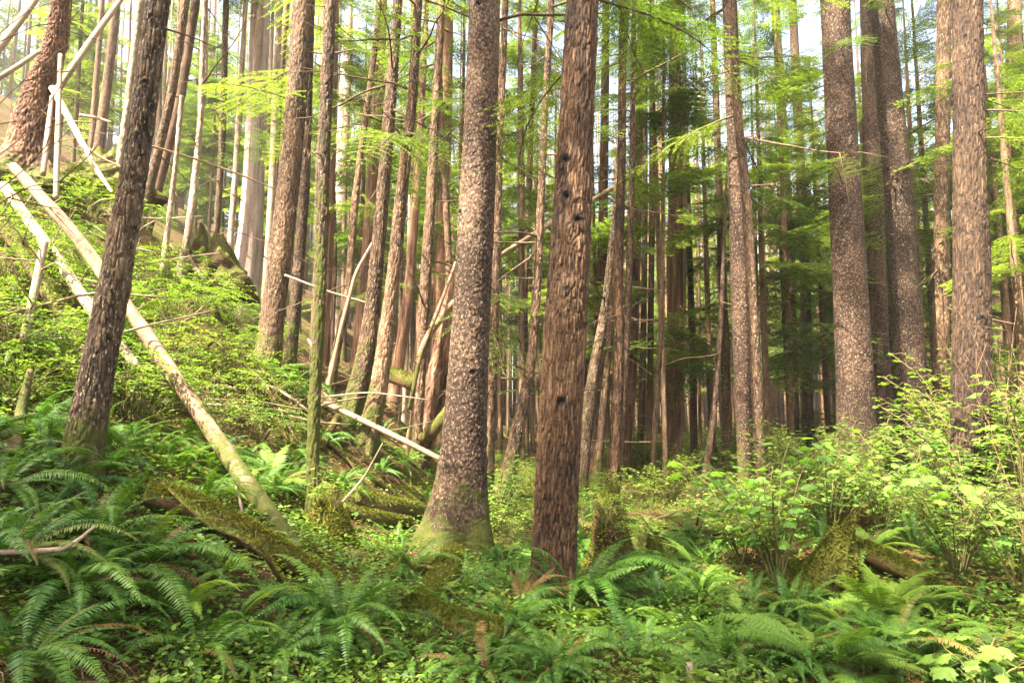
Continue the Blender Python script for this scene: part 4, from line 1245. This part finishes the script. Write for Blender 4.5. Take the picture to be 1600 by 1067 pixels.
log("dead_pole", "thin pale stick crossing near the foot of the slim mossy trunk", "pole", 'deadwood',
    [G(520, 610) + (0, 0, .02), W(497, 560, 10.4), W(482, 530, 10.6)], (.03, .028, .02), 8, 32, .05)
log("dead_pole", "bleached dead pole with whorled twigs standing on the fern slope", "pole", 'deadwood',
    [G(38, 522) if False else W(36, 530, 5.9), W(52, 460, 5.95), W(70, 372, 6.1)], (.036, .038, .032), 14, 34, .07, stubs=12, fine=.03, shift=(0, 0, -.03), stub_len=.4)
log("dead_pole", "tan mossy pole leaning in the ferns at the frame edge", "pole", 'young',
    [G(8, 775), W(28, 665, 4.9), W(47, 578, 5.0)], (.050, .044, .022), 16, 35, .07, stubs=3, fine=.03, stub_len=.1)
log("fallen_branch", "bare pale forked branch lying level over the dark fern clump", "branch", 'deadwood',
    [W(-30, 863, 3.25), W(40, 862, 3.3), W(100, 858, 3.35), W(124, 842, 3.4), W(148, 822, 3.5)], (.011, .013, .013, .010, .007), 10, 36, .12, stubs=3, fine=.02, stub_len=.12)
log("fallen_pole", "dark slanted stick poking up from ferns before the spruce foot", "stick", 'mosslog',
    [G(600, 925), W(618, 888, 5.9), W(636, 855, 6.1)], (.03, .028, .02), 10, 37, .1, moss=300)
log("dead_pole", "thin pale twig dangling beside the lower end of the leaning log", "stick", 'deadwood',
    [G(380, 830), W(377, 790, 5.4), W(368, 760, 5.5)], (.010, .010, .006), 8, 38, .1)
log("fallen_branch", "white lichen-crusted twig leaning on the mossy root mound", "stick", 'deadwood',
    [G(1272, 935), W(1283, 885, 6.0), W(1295, 840, 6.1)], (.012, .013, .007), 8, 39, .12)
log("fallen_log", "mossy log end sloping down from the root mound among ladyferns", "log", 'mosslog',
    [G(1300, 880) + (0, 0, .22), G(1350, 893) + (0, 0, .17), G(1420, 912) + (0, 0, .10), G(1485, 930)], (.085, .085, .07, .05), 26, 40, .12, moss=4000)
log("fallen_log", "white rotten log stub standing on end between the front ferns", "log", 'deadwood',
    [G(1080, 1075) + (0, 0, -.05), G(1080, 1075) + (.0, .02, .13)], (.022, .02), 12, 41, .2, fine=.01)
log("dead_pole", "dark mossy pole leaning in shade behind the dark scaly trunk's shrubs", "pole", 'mosslog',
    [G(650, 695) + (0, 0, .02), W(672, 680, 9.6), W(700, 640, 9.7)], (.09, .085, .07), 14, 42, .1, moss=900)
log("fallen_log", "dark rotten log bridging the hollow behind the pistol-butted pair", "log", 'mosslog',
    [W(575, 572, 12.4), W(610, 585, 12.2), W(650, 600, 12.0)], (.15, .15, .13), 26, 43, .1, moss=2500)
log("fallen_log", "mossy log lying along the slope under the huckleberries, right of the leaning log", "log", 'mosslog',
    [G(300, 560) + (0, 0, .05), G(360, 590) + (0, 0, .08), G(410, 640) + (0, 0, .06)], (.10, .11, .09), 24, 44, .1, moss=3000)

def stump(name, label, mat, pos, R, H, seed, jag=.3, moss=6000, lean=(0, 0), flare=.5, cat="stump", hollow=True, top=.75, dome=0.0):
    r = np.random.default_rng(seed)
    seg, n = 72, 46
    th = np.linspace(0, 2 * np.pi, seg, endpoint=False)
    jg = .55 * vnoise(np.stack([np.cos(th) * 5 * 2.2, np.sin(th) * 5 * 2.2, th * 0], 1), seed + 2) + fbm(np.stack([np.cos(th) * 2.2, np.sin(th) * 2.2, th * 0], 1), 3, seed) * 1.2 + .4 * vnoise(np.stack([np.cos(th) * 6, np.sin(th) * 6, th * 0], 1), seed + 1)
    V = []; A = []
    zz = np.linspace(-.12, 1, n)
    for k, f in enumerate(zz):
        z = f * H * (1 + jag * jg * np.clip(f, 0, 1) ** 2)
        rr = R * (top + flare * np.exp(-np.maximum(f, 0) * 3.2) * (1 + .5 * np.cos(5 * th + seed))) * (1 - .12 * f - dome * max(f, 0) ** 3)
        q = np.stack([np.cos(th) * rr, np.sin(th) * rr, z], 1)
        nn = fbm(q * (9, 9, 2.2), 3, seed + 4); n2 = fbm(q * 3, 2, seed + 8)
        rr2 = rr * (1 + .16 * nn + (.22 + .3 * dome) * n2 + .35 * dome * np.maximum(0, fbm(q * (4, 4, .8), 2, seed + 11)))
        V.append(np.stack([np.cos(th) * rr2 + lean[0] * z, np.sin(th) * rr2 + lean[1] * z, z], 1)); A.append(np.clip(.5 + .6 * nn, 0, 1))
    for f in (.75, .35):            # rotten inside
        V.append((V[n - 1] - np.array((lean[0] * H, lean[1] * H, 0))) * (f, f, 1) + np.array((lean[0] * H, lean[1] * H, -.25 * H * (1 - f)))); A.append(np.full(seg, .15))
    V = np.concatenate(V); A = np.concatenate(A); m = n + 2
    i = np.arange(m - 1)[:, None] * seg; j = np.arange(seg)[None]; j2 = (j + 1) % seg
    Q = np.stack([i + j, i + j2, i + seg + j2, i + seg + j], -1).reshape(-1, 4)
    T = np.stack([np.full(seg, len(V)), (m - 1) * seg + j[0], (m - 1) * seg + j2[0]], 1)
    V = np.concatenate([V, [V[-seg:].mean(0)]]); A = np.append(A, .1)
    root = thing(name, label, cat, tuple(pos))
    mb = MB(); mb.add(V, T=T, Q=Q, tint=A); mb.obj("wood", M[mat], root)
    if moss: moss_on(root, V, Q, moss, seed + 9, size=.028, minz=-.35)
    return root

p = G(500, 888)
stump("nurse_stump", "moss-draped old stump with the slim mossy trunk growing on it", 'mosslog', W(508, 890, 6.45) * (1, 1, 0) + (0, 0, tz(*W(508, 890, 6.45)[:2]) - .12), .27, .46, 31, .45, 16000, flare=.45, dome=.5)
stump("broken_stump", "jagged broken red-brown stump behind the large furrowed trunk, moss on one side", 'brownwood', G(955, 905), .24, .58, 33, .55, 7000, flare=.35, top=.80)
stump("broken_stump", "narrow mossy stub with a pointed tip right of the jagged broken stump", 'mosslog', G(1028, 895), .10, .34, 35, .4, 4000, lean=(-.12, 0), flare=.9)
stump("root_mound", "dark overhanging root mound draped with moss among the leafy shrubs", 'mosslog', G(1285, 918), .30, .40, 37, .5, 6000, lean=(.45, 0), flare=.25, dome=.6, cat="stump")
stump("root_mound", "torn-up root mass with stringy roots on the sunny hillside", 'brownwood', W(325, 440, 13.5) - (0, 0, .2), .75, .95, 39, .4, 3000, flare=.3, dome=.5, cat="root mound")
stump("root_mound", "shadowed root mass under the hill crest behind white sticks", 'mosslog', W(172, 262, 14) - (0, 0, .5), .9, .75, 41, .5, 4000, flare=.3, dome=.5, cat="root mound")
stump("root_mound", "dark hollow root mass below the two upright white dead stems", 'brownwood', W(30, 470, 7.6) - (0, 0, .2), .45, .7, 43, .35, 3000, flare=.4, cat="root mound")
stump("root_mound", "dark mossy hump in the shade right of the spruce foot", 'mosslog', G(800, 770), .45, .55, 45, .2, 6000, flare=.6, dome=.6, cat="root mound")

def tangle(n, ur, vr, label, group, seed, mats, dmax=22):
    r = np.random.default_rng(seed); got = 0
    while got < n:
        p = G(r.uniform(*ur), r.uniform(*vr))
        if p[1] > dmax: continue
        got += 1
        a = r.uniform(0, 6.28); l = r.uniform(.5, 1.7); el = r.normal(.12, .3)
        e = np.array((math.cos(a) * math.cos(el), math.sin(a) * math.cos(el), math.sin(el))) * l
        q = p + e; q[2] = max(q[2], tz(q[0], q[1]) + .02)
        log("fallen_branch", label, "branch", mats[r.integers(len(mats))], [p + (0, 0, .02), (p + q) / 2 + r.normal(0, .06, 3) + (0, 0, .06), q], np.array((1, .8, .35)) * r.uniform(.010, .026), 7, int(r.integers(1e6)), .1, stubs=int(r.integers(1, 4)), group=group, fine=.12)
tangle(34, (430, 690), (470, 700), "dead branch in the tangle on the brown bank behind the slim mossy trunk", "dead branches on the brown bank", 71, ('poleswood', 'deadwood', 'brownwood'))
tangle(40, (0, 420), (190, 460), "dead branch in the tangle on the bright upper slope", "dead branches on the upper slope", 72, ('deadwood', 'poleswood'))
tangle(14, (0, 330), (470, 640), "dead branch lying among the huckleberries under the leaning log", "dead branches under the leaning log", 73, ('poleswood', 'brownwood'))

# ------------------------------------------------------------------ ferns
BIG = [
    (530, 985, 1.25, 36, "dense sword fern clump below the end of the mossy log", (0, 0), False),
    (225, 885, 1.05, 30, "dark drooping sword fern under the bare pale forked branch", (0, .1), False),
    (110, 930, 1.0, 28, "dark sword fern hanging down the bank in the corner of the scene", (0, .1), False),
    (20, 880, .95, 26, "sword fern at the frame edge behind the bare pale forked branch", (0, 0), False),
    (150, 850, .95, 26, "sword fern at the foot of the lichen-flecked leaning trunk", (0, 0), False),
    (305, 1035, .75, 20, "low soft fern left of the dense sword fern clump", (0, 0), False),
    (420, 1035, .75, 20, "low fern spreading before the dense sword fern clump", (0, 0), False),
    (30, 1040, .9, 24, "shaded sword fern at the bottom corner under hanging dead fronds", (0, .1), False),
    (900, 948, 1.65, 24, "large fern with long arching fronds around the large furrowed trunk", (0, 0), False),
    (870, 1055, .8, 20, "sword fern with withered rust-coloured fronds before the furrowed trunk", (0, 0), False),
    (1000, 1035, .85, 22, "sword fern right of the withered fronds at the bottom of the scene", (0, 0), False),
    (760, 1060, .8, 20, "bright sword fern at the bottom edge below the buried mossy log", (0, 0), False),
    (1130, 1040, .85, 22, "sword fern around the white rotten log stub", (0, 0), False),
    (1260, 1040, .85, 22, "deep green sword fern in front of the yellowish lady ferns", (0, 0), False),
    (1400, 1020, .9, 22, "broad sword fern in the middle of the front fern bed", (0, 0), False),
    (1530, 1050, .9, 22, "sword fern in the corner below the big pale devil's club leaves", (0, 0), False),
    (1230, 955, .75, 20, "small dark fern at the shaded side of the root mound", (0, 0), False),
    (1090, 930, .75, 20, "fern right of the narrow mossy stub", (0, 0), False),
    (640, 895, .8, 22, "fern growing at the spruce foot beside the dark slanted stick", (0, 0), False),
    (620, 850, .7, 20, "fern behind the dark slanted stick near the mossy rotten logs", (0, 0), False),
    (530, 765, .8, 24, "fern right behind the moss-draped stump and slim mossy trunk", (0, 0), False),
    (430, 770, .9, 26, "fern between the leaning log and the slim mossy trunk", (0, 0), False),
    (330, 745, .95, 28, "long-fronded fern under the leaning log, left side of it", (0, .1), False),
    (250, 720, .9, 26, "fern right of the lichen-flecked leaning trunk", (0, .1), False),
    (75, 690, .8, 22, "fern left of the lichen-flecked leaning trunk by the tan mossy pole", (0, 0), False),
    (30, 560, .8, 22, "fern on the slope below the bleached dead pole", (0, .1), False),
    (730, 930, .7, 18, "fern tucked beside the mossy root of the spruce", (0, 0), False),
    (800, 985, .8, 20, "fern between the spruce root and the furrowed trunk", (0, 0), False),
    (620, 640, .8, 22, "dark fern behind the straight brown pole on the bank", (0, .1), False),
]
for k, (u, v, s, n, lab, lean, lady) in enumerate(BIG):
    fern_parts(lab, G(u, v), s, n, 900 + k, lady, dead=5 if k in (0, 1, 2, 7, 9, 10) else 2, lean=lean)
o = fern_parts("withered fern with only rusty brown fronds left, before the furrowed trunk", G(845, 1040), .9, 0, 950, False, dead=14)
LADYS = [
    (1300, 1050, 1.15, 10, "big bright lady fern arching at the bottom edge, largest of the front fern bed"),
    (1440, 1062, 1.15, 10, "big bright lady fern beside the largest one, arching over the bottom edge"),
    (1380, 965, 1.0, 10, "bright lady fern leaning over the mossy log end"),
    (1060, 985, .85, 9, "bright lady fern between the jagged stump and the white log stub"),
    (1330, 985, .95, 11, "yellow-green lady fern right in front of the mossy log end"),
    (1210, 1010, .8, 10, "yellow-green lady fern left of the front fern bed"),
    (1460, 985, .85, 10, "pale lady fern under the big devil's club leaves"),
    (280, 950, .75, 10, "light green lady fern on the mossy ground by the dark fern bank"),
    (360, 985, .7, 10, "light green lady fern left of the dense sword fern clump"),
    (340, 900, .7, 10, "light green lady fern before the mossy log"),
    (760, 870, .7, 9, "feathery lady fern right of the spruce foot"),
    (1150, 985, .7, 9, "lady fern behind the white rotten log stub"),
]
for k, (u, v, s, n, lab) in enumerate(LADYS):
    fern_parts(lab, G(u, v), s, n, 970 + k, True, dead=0)

PLACED = []
def scatter(n, poly_u, poly_v, gap, fn, seed, dmin=2.4, dmax=40):
    r = np.random.default_rng(seed); got = 0
    for _ in range(n * 30):
        if got >= n: break
        u = r.uniform(*poly_u); v0, v1 = poly_v(u) if callable(poly_v) else poly_v
        if v1 <= v0: continue
        p = G(u, r.uniform(v0, v1))
        if p[1] < dmin or p[1] > dmax: continue
        if any((p[0] - a) ** 2 + (p[1] - b) ** 2 < gap * gap for a, b in PLACED): continue
        PLACED.append((p[0], p[1])); got += 1
        fn(p, r, got)

FG = "ferns of the hillside bank"
def small_fern(lab, grp, lo=.6, hi=1.0, lady=.12):
    def f(p, r, k):
        isl = r.uniform() < lady
        src = LADYFERN_ME if isl else FERN_ME
        o = link("lady_fern" if isl else "sword_fern", src[r.integers(len(src))], None, tuple(p), (r.normal(0, .1), r.normal(0, .1), r.uniform(0, 6.28)), r.uniform(lo, hi))
        tag(o, lab, "fern", grp)
    return f
def bush(lab, grp, srcs, name, lo=.8, hi=1.3):
    def f(p, r, k):
        shrub(name, lab, "shrub", srcs[r.integers(len(srcs))], p - np.array((0, 0, .04)), r.uniform(lo, hi), int(r.integers(1e6)), grp)
    return f
hill_top = lambda u: (np.interp(u, (0, 130, 330, 420), (330, 310, 420, 480)), np.interp(u, (0, 420), (640, 700)))
scatter(56, (-60, 430), hill_top, .46, bush("small-leaved bright huckleberry bush on the slope around the leaning log", "huckleberry bushes on the slope", HUCK, "huckleberry_bush", .7, 1.25), 1)
scatter(9, (110, 270), (235, 380), .5, bush("sunlit huckleberry bush on the upper slope left of the pale cedar", "sunlit huckleberry bushes", HUCK, "huckleberry_bush", .7, 1.1), 2)
scatter(24, (-60, 400), lambda u: (430, 600), .5, small_fern("fern growing among the huckleberry bushes of the slope", "ferns among the huckleberries", .7, 1.0, .1), 15)
scatter(36, (-60, 460), lambda u: (560, 790), .42, small_fern("fern among the others on the bank below the huckleberry bushes", FG, .6, .95), 3)
scatter(22, (430, 700), lambda u: (600, 800), .55, small_fern("small fern on the brown bank between slim mossy trunk and spruce", "ferns on the brown bank", .4, .8), 4, dmax=16)
scatter(10, (400, 700), lambda u: (640, 800), .6, bush("little leafy bush on the brown bank behind the moss-draped stump", "little bushes on the brown bank", HUCK, "huckleberry_bush", .4, .7), 5, dmax=16)
scatter(40, (745, 1130), lambda u: (700, 800 if u > 960 else 850), .45, bush("leafy bush in the undergrowth around the broken stump", "bushes around the broken stump", HUCK + SALMON[:2], "leafy_bush", .55, 1.0), 6, dmax=30)
scatter(40, (900, 1200), lambda u: (682, 740), .9, bush("leafy bush in the far undergrowth below the thin trunks", "far undergrowth bushes", HUCK + SALMON[:2], "leafy_bush", .9, 1.4), 7, dmin=9, dmax=40)
scatter(10, (1500, 1700), lambda u: (770, 850), .6, bush("tall leafy salmonberry at the frame edge right of the grooved brown trunk", "tall salmonberries at the frame edge", SALMON, "salmonberry_bush", 1.3, 1.9), 14, dmin=5, dmax=12)
scatter(54, (1135, 1680), lambda u: (725, 825 if 1220 < u < 1490 else 860), .5, bush("salmonberry thicket bush below the big knotty trunks", "salmonberry bushes below the knotty trunks", SALMON + HUCK[:2], "salmonberry_bush", .4, 1.3), 8, dmin=5, dmax=20)
scatter(46, (1080, 1700), lambda u: (690, 735), .8, bush("tall leafy bush standing between the feet of the knotty trunks", "tall bushes between the knotty trunks", HUCK + SALMON, "leafy_bush", 1.1, 1.8), 9, dmin=11, dmax=34)
scatter(26, (1140, 1660), lambda u: (830, 840 if 1220 < u < 1490 else 915), .45, bush("low salmonberry bush behind the front fern bed", "low salmonberry bushes", SALMON, "salmonberry_bush", .5, .75), 10, dmin=5, dmax=12)
scatter(60, (560, 1640), lambda u: (925, 1066), .38, small_fern("smaller fern filling the front fern bed between the big clumps", "smaller ferns of the front bed", .4, .7, .3), 11)
scatter(26, (740, 1130), lambda u: (740, 925), .45, small_fern("small fern in the undergrowth around the broken stump", "small ferns around the broken stump", .5, .85, .25), 13)
scatter(44, (1080, 1660), lambda u: (845, 865 if 1260 < u < 1490 else 960), .36, small_fern("small fern in the shade under the salmonberry bushes", "small ferns under the salmonberries", .5, .8, .3), 12)

# devil's club with broad lobed leaves
for k, (u, v, d, s, lab) in enumerate([
    (1215, 860, 6.0, 1.10, "devil's club with bright lobed leaves in front of the dark scaly trunk"),
    (1300, 800, 8.2, 1.0, "devil's club with lobed leaves above the root mound"),
    (1400, 790, 8.4, 1.0, "devil's club with lobed leaves left of the grooved brown trunk"),
    (1600, 935, 5.2, 1.15, "tall devil's club with yellow-green leaves at the frame edge"),
    (1150, 830, 8.0, .9, "devil's club whose leaves reach before the straight brown trunk"),
    (1450, 820, 8.0, .9, "devil's club between the knotty trunks and the grooved brown trunk"),
]):
    p = W(u, v, d); p[2] = tz(p[0], p[1]) - .03
    shrub("devils_club", lab, "shrub", BROAD[k % 4], p, s, 1200 + k)
lf, st = broad_arrays(490, .34, 5, .13, .42, 6, True)
p = W(1530, 985, 4.2); p[2] = tz(p[0], p[1])
o = thing("devils_club", "low devil's club with big pale flat leaves over the front fern bed", "shrub", tuple(p))
lf.obj("foliage", M['maple'], o); st.obj("stem", M['greenstem'], o)
lf, st = broad_arrays(491, .45, 4, .05, .22, 7, False)
p = G(492, 862); 
o = thing("salmonberry_seedling", "bright young sprig on the edge of the moss-draped stump", "plant", tuple(W(495, 800, 6.6)))
lf.obj("foliage", M['maple'], o); st.obj("stem", M['greenstem'], o)

# seedlings on the stumps
for k, (px, pv, dd, s, lab) in enumerate([(948, 812, 6.0, .42, "huckleberry seedling sprouting from the jagged broken stump"), (1000, 850, 6.1, .34, "leafy sprig on the mossy side of the jagged broken stump"), (525, 790, 6.4, .34, "small leafy sprig on top of the moss-draped stump")]):
    shrub("huckleberry_seedling", lab, "plant", HUCK[k], W(px, pv, dd), s, 1300 + k)
# bare twiggy shrubs
def twiggy(name, label, base, tips, mat, seed, r0=.006, sub=4):
    r = np.random.default_rng(seed)
    root = thing(name, label, "shrub", tuple(base))
    for tp in tips:
        tp = [np.asarray(q, float) - base for q in tp]
        P = resample(np.array([(0, 0, 0)] + tp), 22) + r.normal(0, .006, (22, 3))
        mb = MB(); tube(mb, P, np.linspace(r0, .0012, 22), 5)
        for k in range(sub):
            i = int(r.integers(7, 20)); t = unit(P[i + 1] - P[i - 1])
            e = unit(t + r.normal(0, .55, 3)); l = r.uniform(.10, .32) * np.linalg.norm(P[-1] - P[0]) * .7
            q = np.array([P[i], P[i] + e * l * .5 + r.normal(0, .01, 3), P[i] + unit(e + r.normal(0, .3, 3)) * l])
            tube(mb, q, np.array((.0028, .002, .0009)), 4)
            for _ in range(2):
                e2 = unit(e + r.normal(0, .6, 3)); tube(mb, np.array([q[1], q[1] + e2 * l * .35]), np.array((.0016, .0008)), 3)
        mb.obj("branch", M[mat], root)
    return root
b = W(-130, 700, 2.6); b[2] = tz(b[0], b[1])
twiggy("bare_shrub", "dark leafless twigs reaching in front of the bright slope", b,
       [[W(-60, 330, 2.5), W(40, 270, 2.5), W(110, 195, 2.5)], [W(-60, 360, 2.5), W(60, 275, 2.5), W(188, 300, 2.6)], [W(-80, 330, 2.4), W(20, 215, 2.4), W(130, 185, 2.4)],
        [W(-60, 380, 2.4), W(40, 285, 2.4), W(108, 306, 2.4)], [W(-70, 250, 2.6), W(30, 130, 2.6), W(108, 68, 2.6)], [W(-60, 120, 2.6), W(30, 20, 2.6), W(95, 2, 2.6)],
        [W(-70, 460, 2.4), W(10, 345, 2.4), W(38, 320, 2.4)], [W(-60, 110, 2.6), W(60, 25, 2.6), W(160, 68, 2.7)]], 'twig', 61, .006, 5)
b = W(1640, 1010, 4.6); b[2] = tz(b[0], b[1])
twiggy("bare_shrub", "pinkish leafless twigs in front of the grooved brown trunk", b,
       [[W(1590, 800, 4.8), W(1540, 650, 4.9), W(1465, 520, 5)], [W(1600, 820, 4.8), W(1480, 720, 4.9), W(1400, 700, 5)], [W(1600, 780, 4.8), W(1545, 570, 4.9), W(1500, 488, 5)],
        [W(1610, 700, 4.8), W(1575, 500, 4.9), W(1535, 490, 5)], [W(1600, 840, 4.7), W(1500, 790, 4.8), W(1420, 640, 5)], [W(1610, 760, 4.7), W(1570, 640, 4.8), W(1590, 480, 5)]], 'young', 63, .0045, 5)

# ------------------------------------------------------------------ ground cover nobody could count
def ground_points(n, seed, dmax=22, patch=None, urange=(-120, 1720), thr=0.0, bank=False):
    r = np.random.default_rng(seed)
    d = 2.2 * (dmax / 2.2) ** (r.uniform(0, 1, n))
    u = r.uniform(*urange, n)
    x = (u - 800) / FPX * d
    if bank:
        k = (d > 4.6) | (r.uniform(0, 1, n) < .8); x, d = x[k], d[k]; n = len(x)
        k = ~((x > -6.5) & (x < -.9) & (d > 6.8) & (d < 16)) | (r.uniform(0, 1, n) < .22)
        x, d = x[k], d[k]; n = len(x)
    if patch is not None:
        f = fbm(np.stack([x / patch, d / patch, 0 * x], 1), 3, seed + 3)
        k = f + r.normal(0, .1, n) > thr
        x, d = x[k], d[k]
    return np.stack([x, d, terrain(x, d)], 1), r

def cover(name, mat, n, seed, size, lift, patch, thr, up=1.0, tpl=DIAM, wid=.6, dmax=22, jit=.35, urange=(-120, 1720)):
    p, r = ground_points(n, seed, dmax, patch, urange, thr, mat in ('shrub', 'ladyfern'))
    m = len(p)
    a = r.uniform(0, 6.28, m)
    d = np.stack([np.cos(a), np.sin(a), r.normal(0, .3, m)], 1)
    ln = size * r.uniform(.6, 1.3, m)
    p[:, 2] += r.uniform(lift[0], lift[1], m)
    mb = MB(); stamp(mb, *tpl, frames(d, np.array((0, 0, up)) + r.normal(0, jit, (m, 3)), ln, ln * wid, ln), p, np.clip(r.normal(.5, .22, m), 0, 1))
    tag(mb.obj(name, M[mat]), None, None, kind='stuff')
cover("ground_cover_leaves", 'shrub', 90000, 801, .045, (.02, .14), 1.1, .02)
cover("ground_cover_sprigs", 'ladyfern', 80000, 802, .035, (.01, .08), .8, .08)
cover("fallen_needles", 'litter', 110000, 803, .045, (.003, .012), 1.0, -.25, wid=.18, tpl=TWIGLET, jit=.25)
cover("ground_cover_seedlings", 'fern', 60000, 806, .05, (.02, .10), .7, .0, dmax=12)
cover("moss", 'mosstuft', 240000, 804, .030, (-.004, .014), .9, -.05, wid=.4, tpl=TWIGLET, jit=1.2)

def fallen_twigs():
    p, r = ground_points(1100, 805, 16)
    mb = MB()
    for q in p:
        a = r.uniform(0, 6.28); l = r.uniform(.08, .45)
        e = np.array((math.cos(a), math.sin(a), 0)) * l
        z1 = tz(q[0] + e[0], q[1] + e[1])
        P = np.array([q + (0, 0, .015), (q + np.array((q[0] + e[0], q[1] + e[1], z1))) / 2 + (r.normal(0, .03), r.normal(0, .03), .04), (q[0] + e[0], q[1] + e[1], z1 + .015)])
        tube(mb, P, np.array((1, .8, .4)) * r.uniform(.002, .006), 4, tint=r.uniform(.3, .9))
    tag(mb.obj("fallen_twigs", M['young']), None, None, kind='stuff')
fallen_twigs()

# ------------------------------------------------------------------ the bright damp air of the stand
def haze():
    m = bpy.data.materials.new("haze"); m.use_nodes = True
    t = m.node_tree; t.nodes.clear()
    v = t.nodes.new("ShaderNodeVolumePrincipled")
    v.inputs["Color"].default_value = (1.0, 0.97, 0.82, 1)
    v.inputs["Density"].default_value = HAZE
    v.inputs["Anisotropy"].default_value = 0.2
    o = t.nodes.new("ShaderNodeOutputMaterial"); t.links.new(v.outputs[0], o.inputs["Volume"])
    mb = MB()
    x0, x1, y0, y1, z0, z1 = -640, 640, -640, 660, -12, 75
    V = [(x, y, z) for z in (z0, z1) for y in (y0, y1) for x in (x0, x1)]
    Q = [(0, 2, 3, 1), (4, 5, 7, 6), (0, 1, 5, 4), (2, 6, 7, 3), (0, 4, 6, 2), (1, 3, 7, 5)]
    mb.add(V, Q=Q)
    tag(mb.obj("haze", m, smooth=False), None, None, kind='stuff')
HAZE = 0.0008
haze()
